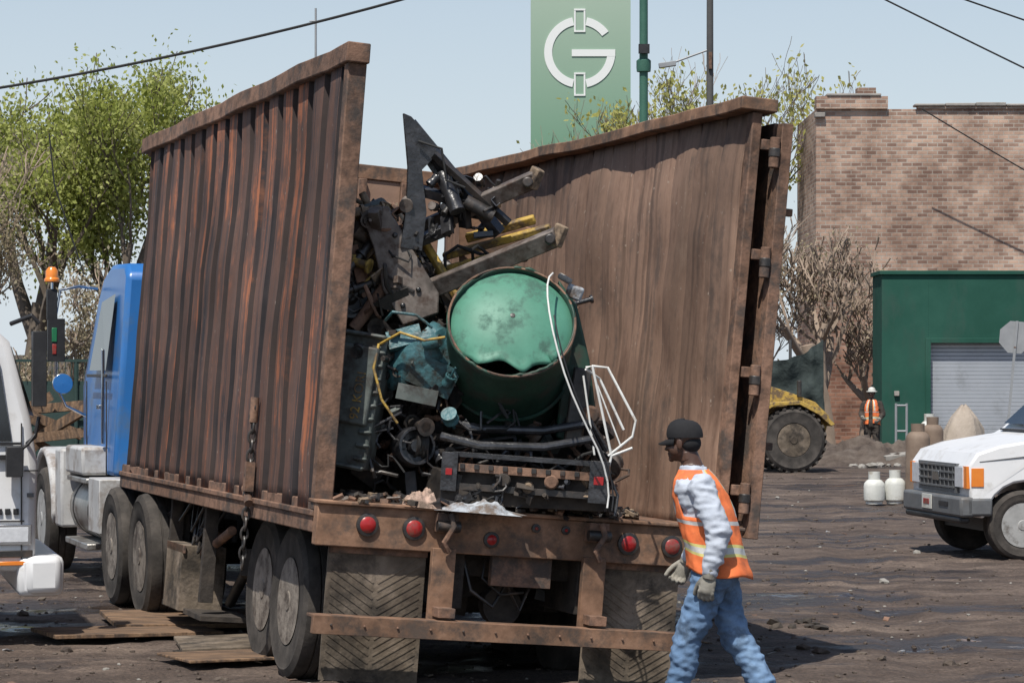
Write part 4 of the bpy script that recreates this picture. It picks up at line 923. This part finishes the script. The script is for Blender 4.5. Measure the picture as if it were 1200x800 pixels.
def person(name,loc,yaw,J,hat='cap',hat_mat='cap',glove='glove',top='shirt',bottom='jeans',skin='skin',vox=.009,head_yaw=0,head_pitch=0):
    E=empty(name,loc,(0,0,yaw)); mb=MB()
    def ring(c,rx,ry,yawr=0,n=28):
        return [Vector((c[0]+rx*math.cos(2*math.pi*i/n)*math.cos(yawr)-ry*math.sin(2*math.pi*i/n)*math.sin(yawr),c[1]+rx*math.cos(2*math.pi*i/n)*math.sin(yawr)+ry*math.sin(2*math.pi*i/n)*math.cos(yawr),c[2])) for i in range(n)]
    P=Vector(J['pelvis']);C=Vector(J['chest']);Nk=Vector(J['neck']);ty=J.get('twist',0)
    def lerp(z):
        pts=[P+Vector((0,0,-.12)),P,C,Nk]
        for a,b in zip(pts,pts[1:]):
            if a.z<=z<=b.z: return a.lerp(b,(z-a.z)/(b.z-a.z))
        return pts[-1] if z>pts[-1].z else pts[0]
    dz=Nk.z-1.46
    rows=[(.76,.10,.14),(.82,.135,.175),(.90,.135,.172),(1.0,.128,.16),(1.12,.132,.165),(1.24,.14,.185),(1.33,.132,.195),(1.39,.115,.185),(1.43,.095,.13),(1.465,.082,.088),(1.485,.074,.078)]
    mb.loft([ring((lerp(z+dz).x,lerp(z+dz).y,z+dz),rx,ry,ty*max(0,min(1,(z-.9)/.4))) for z,rx,ry in rows],'shirt')
    segs=[]
    def S(a,b,r0,r1,tag): cap(mb,a,b,r0,r1); segs.append((Vector(a),Vector(b),r0,r1,tag))
    for s in('L','R'):
        sh,el,wr=J['sh'+s],J['el'+s],J['wr'+s]
        S(sh,el,.080,.066,1); S(el,wr,.066,.050,1)
        cu=Vector(wr)-(Vector(wr)-Vector(el)).normalized()*.05; cap(mb,cu,cu+(Vector(el)-Vector(wr)).normalized()*.01,.054,.056)
        hp_,kn,an=J['hip'+s],J['kn'+s],J['an'+s]
        S(hp_,kn,.107,.080,2); mid=Vector(kn).lerp(Vector(an),.35)-Vector((.014,0,0)); S(kn,mid,.080,.079,2); S(mid,an,.079,.076,2)
    hb=Vector(J['head'])+Vector((-.02,0,-.04))
    cap(mb,J['neck'],hb,.062,.056); segs.append((Vector(J['neck'])+Vector((0,0,.045)),hb,.056,.052,0))
    wz=P.z+.07
    def cls(c):
        best=1e9;tag=1
        for a,b,r0,r1,tg in segs:
            d_=segd(c,a,b,r0,r1)
            if d_<best: best=d_;tag=tg
        if tag==0 and c.z<Nk.z+.03: tag=1
        if tag!=0 and c.z<wz:
            arm=min(segd(c,a,b,r0,r1) for a,b,r0,r1,tg in segs if tg==1); leg=min(segd(c,a,b,r0,r1) for a,b,r0,r1,tg in segs if tg==2)
            core=((Vector((c.x,c.y,0))-Vector((lerp(c.z).x,lerp(c.z).y,0))).length-.17)
            tag=1 if arm<min(leg,core) and arm<.03 else 2
        elif tag==2: tag=1
        return (tag,0 if tag==0 else 1)
    build_eval(mb,"body",E,vox,2,[skin,top,bottom],cls,wr=.026)
    H=Vector(J['head']); RH=Euler((0,R(head_pitch),R(head_yaw))).to_matrix(); T=Matrix.Translation(H)@RH.to_4x4()
    m=MB()
    def sp(c,r): m.sph(c,r,'skin',T=T,seg=24,rings=16)
    sp((-.008,0,.045),(.098,.078,.088)); sp((.018,0,-.015),(.075,.064,.09)); sp((.045,0,-.065),(.042,.044,.036)); sp((.03,.045,-.03),(.045,.022,.04)); sp((.03,-.045,-.03),(.045,.022,.04))
    sp((.078,0,.028),(.02,.05,.013)); sp((.098,0,-.012),(.014,.012,.028)); sp((.104,0,-.025),(.017,.018,.011)); sp((.088,.0,-.052),(.014,.026,.008)); sp((.085,0,-.066),(.014,.024,.008)); sp((.08,0,-.085),(.018,.022,.018))
    for s in(-1,1): sp((-.005,s*.079,.0),(.02,.009,.034)); sp((.068,s*.036,-.02),(.02,.02,.018))
    m.cyl((-.02,0,-.05),(-.03,0,-.10),.055,'skin',T=T)
    build_eval(m,"head",E,.0045,2,[skin],lambda c:(0,1))
    m=MB()
    for s in(-1,1): m.sph((.082,s*.031,.008),(.012,.013,.009),'eye',T=T,seg=12,rings=8); m.sph((.0925,s*.031,.008),(.004,.006,.006),'cap',T=T,seg=10,rings=6)
    m.sph((-.015,0,.06),(.099,.082,.072),'cap',T=T,seg=20)
    m.sph((-.045,0,.0),(.062,.07,.06),'cap',T=T,seg=20)
    m.obj("hair_and_eyes",E)
    m=MB()
    n=28; rings=[]
    for k,(z,f) in enumerate(((.035,1.0),(.055,1.02),(.08,.99),(.105,.9),(.125,.74),(.138,.5),(.143,.2),(.144,.02))):
        rings.append([Vector((-.012+.108*f*math.cos(2*math.pi*i/n),.089*f*math.sin(2*math.pi*i/n),z+(.006*math.cos(2*math.pi*i/n)))) for i in range(n)])
    m.loft(rings,hat_mat,T=T)
    if hat=='cap':
        v=[];f=[]
        for i in range(13):
            a=R(-68+136*i/12)
            for q in(0,.5,1):
                rx=.094+q*.075*math.cos(a*.95); v.append((-.012+rx*math.cos(a)+.0,(.087)*math.sin(a)*(1-.04*q),.04-.028*q*1.0-.02*abs(math.sin(a))*q+0)) 
        for i in range(12):
            for q in(0,1): f.append((i*3+q,i*3+q+1,(i+1)*3+q+1,(i+1)*3+q))
        m2=MB(); m2.add(v,f,hat_mat,T=T); o=m2.obj("cap_brim",E,smooth=60); s_=o.modifiers.new("s",'SOLIDIFY'); s_.thickness=.005
        m.lathe([(.007,0),(.005,.006)],T@Vector((-.012,0,.143)),RH@Vector((0,0,1)),hat_mat,10)
    else:
        m.lathe([(.135,0),(.132,.008),(.1,.014)],T@Vector((0,0,.035)),RH@Vector((0,0,1)),hat_mat,28)
    m.obj("cap" if hat=='cap' else "hard_hat",E,smooth=60)
    rows=[(.86,.195,.205),(.92,.188,.20),(.99,.18,.195),(1.06,.176,.19),(1.15,.174,.19),(1.24,.170,.195),(1.31,.160,.188),(1.37,.142,.165),(1.415,.120,.145),(1.45,.098,.110),(1.465,.088,.095)]
    vs=[];NN=72
    dense=[]
    for (a,b) in zip(rows,rows[1:]):
        for q in range(4): dense.append(tuple(a[i]+(b[i]-a[i])*q/4 for i in range(3)))
    dense.append(rows[-1])
    for z,rx,ry in dense:
        cz=z+dz; L0=lerp(cz); yr=ty*max(0,min(1,(z-.9)/.4))
        for i in range(NN):
            a=2*math.pi*i/NN; lowk=max(0,(1.3-z)/.45)
            rd=1+ .045*lowk*math.sin(5*a+z*3)+.07*noise.noise(Vector((math.cos(a)*2.4,math.sin(a)*2.4,z*9)))+.04*noise.noise(Vector((math.cos(a)*6,math.sin(a)*6,z*16)))
            x=rx*rd*math.cos(a); y=ry*rd*math.sin(a)
            vs.append(Vector((L0.x-.024*lowk+x*math.cos(yr)-y*math.sin(yr),L0.y+x*math.sin(yr)+y*math.cos(yr),cz+.03*lowk*math.cos(a)+.014*math.sin(a*3)*lowk)))
    me=bpy.data.meshes.new("vest"); F=[];MI=[]
    for k in range(len(dense)-1):
        z=dense[k][0]
        for i in range(NN):
            a=2*math.pi*(i+.5)/NN; y=math.sin(a)*.2; fr=math.cos(a)>0
            if 1.18<z<1.40 and abs(math.sin(a))>.90: continue
            if fr and abs(y)<.05: continue
            mi=0
            if .975<=z<1.01 : mi=2
            elif .965<=z<.975 or 1.01<=z<1.03: mi=1
            elif 1.13<=z<1.16: mi=2 
            elif z>=1.19 and (.085<abs(y)<.12): mi=2
            elif z>=1.19 and (.07<abs(y)<=.085): mi=1
            F.append((k*NN+i,k*NN+(i+1)%NN,(k+1)*NN+(i+1)%NN,(k+1)*NN+i)); MI.append(mi)
    me.from_pydata([tuple(v) for v in vs],[],F)
    for q in('orange','lime','silver'): me.materials.append(M[q])
    me.polygons.foreach_set("material_index",MI); me.polygons.foreach_set("use_smooth",[True]*len(F))
    o=bpy.data.objects.new("safety_vest",me); COL.objects.link(o); o.parent=E; s_=o.modifiers.new("s",'SOLIDIFY'); s_.thickness=.006
    for s in('L','R'):
        el,wr=Vector(J['el'+s]),Vector(J['wr'+s]); d_=(wr-el).normalized()+Vector(J.get('handdir'+s,(0,0,0)))
        inw=Vector((0,-1 if s=='L' else 1,0))
        hand("gloved_hand_"+s,E,wr+(wr-el).normalized()*.03,d_,(1,0,0),inw,glove,scale=1.15,curl=48)
    m=MB()
    for s in('L','R'):
        an=Vector(J['an'+s]); pt=J.get('foot'+s,0); Tf=Matrix.Translation(an)@Matrix.Rotation(R(pt),4,'Y')
        rings=[]
        for x,wd,z0,z1 in((-.085,.03,-.085,-.03),(-.07,.042,-.095,.03),(-.03,.046,-.097,.06),(.03,.047,-.097,.045),(.09,.05,-.097,.0),(.15,.052,-.097,-.03),(.19,.042,-.094,-.045),(.21,.02,-.088,-.06)):
            zc=(z0+z1)/2;zh=(z1-z0)/2; rings.append([Vector((x,wd*math.copysign(abs(math.cos(t_))**.7,math.cos(t_)),zc+zh*math.copysign(abs(math.sin(t_))**.7,math.sin(t_)))) for t_ in [2*math.pi*i/16 for i in range(16)]])
        m.loft(rings,'boot',T=Tf)
    m.obj("boots",E,smooth=60)
    return E
J1=dict(pelvis=(0,0,.87),chest=(.07,0,1.22),neck=(.125,0,1.445),head=(.19,0,1.60),twist=R(-12),
 shL=(.045,.175,1.355),elL=(-.075,.23,1.09),wrL=(-.03,.24,.885),shR=(.12,-.175,1.355),elR=(.09,-.24,1.10),wrR=(.20,-.22,.93),handdirR=(.1,0,-.6),
 hipL=(.0,.085,.83),knL=(.145,.10,.455),anL=(.22,.10,.10),hipR=(-.0,-.085,.83),knR=(-.10,-.10,.46),anR=(-.30,-.10,.13),footR=22)
person("worker_in_vest",(1.19,15.0,0),R(163),J1,head_yaw=-8,head_pitch=4)
J2=dict(pelvis=(0,0,.90),chest=(.0,0,1.24),neck=(.01,0,1.47),head=(.04,0,1.63),twist=0,
 shL=(.0,.18,1.38),elL=(-.02,.26,1.13),wrL=(.15,.22,1.02),shR=(.0,-.18,1.38),elR=(-.02,-.26,1.13),wrR=(.16,-.20,1.05),
 hipL=(0,.09,.86),knL=(.02,.11,.48),anL=(0,.12,.10),hipR=(0,-.09,.86),knR=(.02,-.11,.48),anR=(.0,-.12,.10))
person("distant_worker",(8.65,61.5,-.05),R(250),J2,hat='hard',hat_mat='propane',top='under',bottom='under',vox=.02)

# ---------------------------------------------------------------- buildings
BB=empty("brick_building")
b=MB()
x0,x1,y0=8.97,26,75.5
b.box2((x0,y0,0),(x1,y0+5,9.85),'brick')
b.box2((x0-.002+0,y0-.12,9.852),(x0+2.1,y0+.4,10.22),'brick')
b.box2((x0+3.0,y0-.06,9.852),(x1,y0+.3,9.93),'brick')
b.obj("walls",BB)
b=MB(); 
b.box2((x0+.3,y0-.16,10.222),(x0+1.9,y0+.45,10.3),'stone'); b.box2((x0-.05,y0-.15,9.60),(x0+.25,y0+.1,9.74),'stone')
for i in range(16): b.box2((x0+2.9+i*.9,y0-.14,9.932),(x0+3.78+i*.9,y0+.35,10.0+.02*(i%3)),'stone')
b.obj("coping",BB,bevel=.02)
b=MB(); b.box2((x0+1.3,y0+.6,9.86),(x0+1.85,y0+1.1,10.55),'brick'); b.obj("chimney",BB)
b=MB()
for xx in(x0+4.4,):
    arc=[(xx+1.0*math.cos(R(a)),4.4+.5*math.sin(R(a))) for a in range(0,181,15)]
    arc2=[(xx+.86*math.cos(R(a)),4.4+.38*math.sin(R(a))) for a in range(180,-1,-15)]
    b.prism(arc+arc2,'y',y0-.02,y0-.0,'stone')
b.obj("bricked_arch",BB)
GB=empty("green_garage_building")
b=MB(); gx,gy=9.10,63; gd=1.6
b.box2((gx,gy,0),(gx+.0+1.15,gy+gd,4.48),'greenbld'); b.box2((gx+1.152,gy,2.85),(22,gy+gd,4.48),'greenbld'); b.box2((gx+7.0,gy,0),(22,gy+gd,2.848),'greenbld')
b.box2((gx+1.152,gy+.5,0),(gx+6.998,gy+.6,2.848),'greenbld')
b.obj("walls",GB)
b=MB(); b.box2((gx-.06,gy-.07,4.482),(22,gy+gd,4.58),'greenbld'); b.box2((gx+1.08,gy-.05,0),(gx+1.2,gy-.002,2.92),'greenbld'); b.box2((gx+1.202,gy-.05,2.80),(gx+7.1,gy-.002,2.92),'greenbld')
b.box2((gx+.3,gy-.08,1.5),(gx+.42,gy-.002,1.62),'stone')
b.obj("trim",GB,bevel=.01)
b=MB()
z=.02
while z<2.8:
    b.box((gx+4.1,gy+.22,z+.045),(5.8,.04,.082),'shutter',rot=(10,0,0)); z+=.095
b.obj("roller_door",GB)
f=MB(); f.box2((-60,95,0),(8.5,96,2.6),'distant')
for i in range(24): 
    x=-58+i*2.8; f.box2((x,96.2,0),(x+rr(1.5,2.6),99,rr(2.2,4.2)),'distant')
f.obj("distant_buildings_background")
f=MB()
for x in frange(-16,-5,1.6): f.cyl((x,47,0),(x,47,2.3),.04,'fence')
f.box2((-16,47.03,.1),(-5,47.05,1.9),'fence')
for z in(.1,1.2,2.25): f.box2((-16,46.96,z),(-5,46.99,z+.05),'fence')
for x in frange(-16,-5,.12): f.box((x,46.98,2.1),(.012,.012,.34),'fence')
f.obj("green_fence")
f=MB()
for i in range(14): f.box((-8.3+rr(-.6,.6),44+rr(-.5,.5),.5+rr(0,1.1)),(rr(.6,1.5),.12,.16),'wood',rot=(rr(-10,10),rr(-50,50),rr(-30,30)))
f.obj("timber_pile")
SG=empty("green_sign_tower")
b=MB(); sx0,sx1=.66,4.17; sy=90
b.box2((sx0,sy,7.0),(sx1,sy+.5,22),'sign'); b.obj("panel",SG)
b=MB(); b.box2((sx0+.5,sy+.1,0),(sx0+.8,sy+.4,6.998),'greenpole'); b.box2((sx1-.8,sy+.1,0),(sx1-.5,sy+.4,6.998),'greenpole'); b.obj("posts",SG)
b=MB(); cx,cz=2.38,13.35
def ringseg(a0,a1,ro,ri):
    n=24; pts=[(cx+ro*math.cos(R(a0+(a1-a0)*i/n)),cz+ro*math.sin(R(a0+(a1-a0)*i/n))) for i in range(n+1)]+[(cx+ri*math.cos(R(a1+(a0-a1)*i/n)),cz+ri*math.sin(R(a1+(a0-a1)*i/n))) for i in range(n+1)]
    b.prism(pts,'y',sy-.03,sy-.004,'signwhite')
M['signwhite']=nmat("white_sign_letter",[(.72,.74,.72)],scale=1,rough=.6,bump=0)
ringseg(102,258,1.25,.97); ringseg(36,78,1.25,.97); ringseg(282,360,1.25,.97)
b.prism([(cx-.28,cz+.10),(cx+1.25,cz+.10),(cx+1.25,cz-.14),(cx-.28,cz-.14)],'y',sy-.034,sy-.008,'signwhite')
for zc in(cz+1.12,cz-1.12):
    for dx in(-.17,.17): b.box2((cx+dx-.03,sy-.03,zc-.38),(cx+dx+.03,sy-.004,zc+.38),'signwhite')
    for dz in(-.38,.38): b.box2((cx-.2,sy-.036,zc+dz-.03),(cx+.2,sy-.006,zc+dz+.03),'signwhite')
b.obj("letter_mark",SG)
p=MB(); p.cyl((3.6,70,0),(3.6,70,16),.13,'greenpole',r2=.11); p.lathe([(.19,0),(.2,.1),(.2,.3),(.14,.35)],(3.6,70,10.3),(0,0,1),'greenpole',14); p.box((3.6,69.8,10.9),(.3,.12,.25),'blackpl'); p.obj("green_light_pole")
p=MB(); p.cyl((5.8,75,0),(5.8,75,17),.12,'pole',r2=.09); p.box((5.8,74.85,11.2),(.1,.1,.5),'rust'); p.cyl((5.8,75,11.55),(4.7,75,11.15),.03,'signgrey'); p.box((4.55,75,11.1),(.5,.22,.14),'signgrey',rot=(0,-8,0)); p.obj("utility_pole",bevel=.01)
p=MB(); p.cyl((-4.6,60,0),(-4.6,60,10.6),.05,'signgrey',r2=.025); p.cyl((-4.75,60,10.3),(-4.45,60,10.3),.015,'signgrey'); p.obj("antenna_mast")
def wire(name,a,b,sag,r):
    m=MB(); a=Vector(a);b=Vector(b); pts=[]
    for i in range(33):
        q=i/32; v=a.lerp(b,q); v.z-=sag*4*q*(1-q); pts.append(v)
    m.tube(pts,r,'cable',6); m.obj(name)
wire("power_line",(-14,40,5.85),(4,40,9.75),.74,.022)
wire("power_line",(3.0,40,9.3),(16,40,3.1),.12,.014)
wire("power_line",(4,40,8.95),(16,42,5.3),.05,.014)
wire("power_line",(11.85,74,9.7),(20,74.5,5.2),.1,.02)
SS=empty("stop_sign",(11.45,59.5,0),(0,R(5),R(-8)))
r=.40
b2=[(r*math.cos(R(22.5+45*i)),2.9+r*math.sin(R(22.5+45*i))) for i in range(8)]
b=MB(); b.prism(b2,'y',-.006,.006,'signgrey'); b.obj("octagon_plate",SS)
b=MB(); b.box2((-.03,-.05,0),(.03,-.008,3.28),'signgrey'); b.box2((-.025,-.055,2.65),(.025,-.051,2.68),'rust'); b.obj("post",SS)

def gas(name,x,y,r,hh,mat,z0=0):
    m=MB(); pr=[(0,0),(r*.8,0),(r*.8,.03),(r*.97,.06),(r,.12),(r,hh-r*.75),(r*.93,hh-r*.45),(r*.7,hh-r*.2),(r*.3,hh-r*.02),(r*.25,hh)]
    m.lathe(pr,(x,y,z0),(0,0,1),mat,28)
    m.lathe([(r*.55,hh-r*.15),(r*.57,hh+.10),(r*.53,hh+.10),(r*.52,hh-.02)],(x,y,z0),(0,0,1),mat,24)
    m.cyl((x,y,z0+hh-.01),(x,y,z0+hh+.07),.025,'alu'); return m.obj(name)
gas("propane_cylinder",5.66,40,.165,.40,'propane'); gas("propane_cylinder",6.0,40.1,.165,.42,'propane')
gas("gas_cylinder",6.34,40,.19,1.15,'gascyl'); gas("gas_cylinder",6.62,40.3,.17,1.25,'gascyl'); gas("gas_cylinder",6.78,41.6,.15,1.28,'propane')
m=MB(); rings=[]
for z,rr_ in ((0,.45),(.4,.42),(.8,.36),(1.1,.30),(1.3,.22),(1.42,.12),(1.5,.04)):
    rings.append([Vector((7.3+.05*z+rr_*(1+.35*noise.noise(Vector((math.cos(a)*2.2,math.sin(a)*2.2,z*2.5))))*math.cos(a),41.8+rr_*math.sin(a),z+.1*noise.noise(Vector((math.cos(a)*2,math.sin(a)*2,3))))) for a in [2*math.pi*i/30 for i in range(30)]])
m.loft(rings,'canvas'); m.obj("canvas_covered_machine",smooth=60)
m=MB()
for x in(9.0,9.25): m.tube([(x-.0,60,.0),(x,60,1.35)],.03,'signgrey',8)
m.tube([(9.0,60,1.3),(9.25,60,1.3)],.025,'signgrey',8); m.tube([(9.0,60,.7),(9.25,60,.7)],.025,'signgrey',8)
m.obj("pipe_bollard_rail")
def mound(name,cx,cy,rx,ry,hh,seed,mat='mound'):
    m=MB();n=40;vs=[];fs=[]
    for i in range(n):
        for j in range(n):
            a=(i/(n-1)-.5)*2;b_=(j/(n-1)-.5)*2; e=max(0,1-(a*a+b_*b_))
            vs.append((cx+a*rx,cy+b_*ry,-.03+hh*e*(.75+.6*noise.noise(Vector((a*2.5,b_*2.5,seed)))+.35*noise.noise(Vector((a*7,b_*7,seed)))+.2*noise.noise(Vector((a*15,b_*15,seed))))))
    for i in range(n-1):
        for j in range(n-1): fs.append((i*n+j,(i+1)*n+j,(i+1)*n+j+1,i*n+j+1))
    m.add(vs,fs,mat); m.obj(name,smooth=60)
mound("dirt_mound",8.2,58.5,2.3,2,.6,2); mound("dirt_mound",5.2,62,3.5,3,.9,5); mound("dirt_mound",11,57,2,1.5,.3,8)
m=MB()
for i in range(60): 
    clod(m,8.6+rr(-1.1,1.3),57+rr(-1.3,1.0),rr(.05,.16),'concrete')
m.box((8.8,57.2,.22),(1.1,.5,.1),'concrete',rot=(4,-5,10)); m.obj("concrete_rubble",smooth=0)
m=MB();vs=[];fs=[]
for i in range(40):
    for j in range(20):
        a=i/39;c_=j/19; vs.append((6.1+1.7*a+.05*noise.noise(Vector((a*5,c_*5,7))),64+.07*math.sin(a*17+c_*4+2*noise.noise(Vector((a*3,c_*3,1))))+.22*noise.noise(Vector((a*3.5,c_*3.5,0))),.4+2.0*c_+ c_*(.22*math.sin(a*3.1)*-1+.5*a+.07*noise.noise(Vector((a*8,2,2))))))
for i in range(39):
    for j in range(19): fs.append((i*20+j,(i+1)*20+j,(i+1)*20+j+1,i*20+j+1))
m.add(vs,fs,'tarp'); 
for x in(6.1,7.0,7.8): m.cyl((x,64.4,0),(x,64.4,2.9),.04,'pole')
m.obj("tarp_covered_fence",smooth=60)

LO=empty("wheel_loader",(5.80,53,0),(0,0,R(4)))
m=MB()
for x in(0,-3.0):
    for y,s in((-.0,-1),(1.9,1)): wheel(m,(x,y,.67),(0,s,0),.66,.45,rim='flap',rimr=.5,lug=.045,dish=.35)
m.obj("wheels",LO)
m=MB()
m.prism([(-1.6,.75),(.75,.75),(.85,1.15),(.55,1.45),(.1,1.62),(-.9,1.95),(-1.6,2.0)],'y',.35,1.6,'yellow')
m.prism([(-.75,1.28),(-.45,1.45),(.15,1.48),(.55,1.3),(.85,1.0),(.78,.95),(.5,1.2),(.12,1.4),(-.4,1.38),(-.68,1.22)],'y',-.25,.3,'yellow')
m.prism([(-1.6,1.0),(-3.4,.9),(-3.6,1.3),(-1.6,1.7)],'y',.5,1.4,'yellow')
m.prism([(-1.7,1.9),(-3.0,1.9),(-2.9,3.2),(-1.8,3.25)],'y',.4,1.5,'glass'); m.box2((-3.1,.35,3.26),(-1.7,1.55,3.35),'yellow')
m.prism([(-3.2,1.2),(-5.0,.6),(-5.0,.45),(-3.2,1.0)],'y',.4,.6,'yellow'); m.prism([(-3.2,1.2),(-5.0,.6),(-5.0,.45),(-3.2,1.0)],'y',1.3,1.5,'yellow')
m.prism([(-5.0,.1),(-5.9,.1),(-5.7,.25),(-5.2,.4),(-5.1,1.1),(-5.0,1.1)],'y',-.3,2.2,'steelbar')
m.box((.2,.33,1.3),(.5,.02,.2),'darksteel'); m.cyl((.2,.28,1.55),(.2,.28,1.9),.05,'darksteel')
m.obj("body",LO,bevel=.04)

m=MB()
m.box((-2.45,20.6,.05),(1.6,1.1,.035),'wood',rot=(1,1,16)); m.box((-2.95,19.6,.045),(1.3,.8,.03),'wood',rot=(-1,1,24)); m.box((-1.9,18.8,.05),(1.1,.8,.03),'flap',rot=(1,-1,12)); m.box((-1.95,17.9,.045),(.9,.6,.02),'wood',rot=(0,1,30))
m.obj("ground_boards",bevel=.005)

# ---------------------------------------------------------------- trees
def tree(name,base,height,spread,depth,kids,leaves,leafmat_,seed,leafsize=.09,trunk_r=.18,bark='bark',first=.25,updir=.35,leafspread=.35,lean=(0,0),thin=-.12):
    rnd=random.Random(seed); E=empty(name,base); mb=MB(); tips=[]
    def grow(p,d,ln,r,dp):
        n=4; pts=[p.copy()]; rs=[r]; q=p.copy(); dd=d.copy()
        for i in range(n):
            dd=(dd+Vector((rnd.uniform(-1,1),rnd.uniform(-1,1),rnd.uniform(-.6,1)))*.16+Vector((0,0,.04))).normalized()
            q=q+dd*ln/n; pts.append(q.copy()); rs.append(max(.006,r*(1-.45*(i+1)/n)))
        mb.tube(pts,rs,bark,6 if dp<2 else 4)
        if dp>=2: tips.extend(pts[1:])
        if dp>=depth: return
        for k in range(kids+(1 if dp==0 else 0)):
            f=rnd.uniform(.45,1.0) if dp>0 else rnd.uniform(.55,1.0)
            i=min(n,max(1,int(f*n+.5))); s=pts[i]
            side=Vector((rnd.uniform(-1,1),rnd.uniform(-1,1),rnd.uniform(-.2,.6))).normalized()
            nd=(dd*(.75)+side*spread+Vector((0,0,updir*.4))).normalized()
            grow(s,nd,ln*rnd.uniform(.58,.82),rs[i]*rnd.uniform(.55,.75),dp+1)
    grow(Vector((0,0,0)),Vector((lean[0],lean[1],1)).normalized(),height*first,trunk_r,0)
    mz=max(v.z for v in mb.v); k=height/mz
    mb.v=[v*k for v in mb.v]; tips=[t_*k for t_ in tips]
    mb.obj("trunk_and_branches",E,fixn=False,smooth=60)
    if leaves:
        lm=MB(); vs=[];fs=[]
        for i in range(leaves):
            t_=rnd.choice(tips); 
            if noise.noise(t_*1.1+Vector((seed,0,0)))<thin and rnd.random()<.85: continue
            c_=t_+Vector((rnd.gauss(0,leafspread),rnd.gauss(0,leafspread),rnd.gauss(0,leafspread*.8)))
            if c_.z<.5: continue
            RM=Euler((rnd.uniform(0,6.3),rnd.uniform(0,6.3),rnd.uniform(0,6.3))).to_matrix(); s=leafsize*rnd.uniform(.6,1.3); o_=len(vs)
            for a,b_ in((-1,0),(0,-.6),(1,0),(0,.6)): vs.append(c_+RM@Vector((a*s,b_*s,0)))
            fs.append((o_,o_+1,o_+2,o_+3))
        lm.add(vs,fs,leafmat_); lm.obj("foliage",E,fixn=False,smooth=0)
    return E
tree("leafing_tree",(-8.1,54,0),9.0,.62,5,3,28000,'leafA',3,leafsize=.055,first=.20,leafspread=.26,thin=-.1)
tree("leafing_tree",(-10.4,56,0),8.8,.66,5,3,24000,'leafA',8,leafsize=.055,first=.18,leafspread=.26,thin=-.1)
tree("leafing_tree",(-6.6,60,0),7.5,.66,5,3,10000,'leafA',15,leafsize=.055,first=.2,leafspread=.24,thin=-.08)
tree("budding_willow",(-10.5,50,0),7.2,.66,5,3,14000,'leafC',21,leafsize=.04,bark='twig',trunk_r=.12,first=.18,leafspread=.22,thin=-.1)
tree("budding_shrub",(-8.6,49,0),4.2,.75,5,3,7000,'leafC',23,leafsize=.04,bark='twig',trunk_r=.1,first=.15,leafspread=.2)
tree("sparse_tree",(6.3,80,0),12.3,.6,6,3,6500,'leafB',33,leafsize=.09,first=.25,leafspread=.22)
tree("sparse_tree",(4.2,84,0),12.8,.6,6,3,500,'leafB',39,leafsize=.08,first=.25,leafspread=.25,bark='twig')
tree("bare_shrub",(8.4,69,0),6.2,.75,6,3,1500,'leafC',44,leafsize=.05,bark='twig',trunk_r=.10,first=.14)
tree("bare_shrub",(7.3,70,0),7.0,.7,6,3,1500,'leafC',47,leafsize=.05,bark='twig',trunk_r=.10,first=.16)
tree("bare_shrub",(9.8,70.5,0),4.9,.8,6,3,1200,'leafC',51,leafsize=.05,bark='twig',trunk_r=.08,first=.12)
print("DONE")
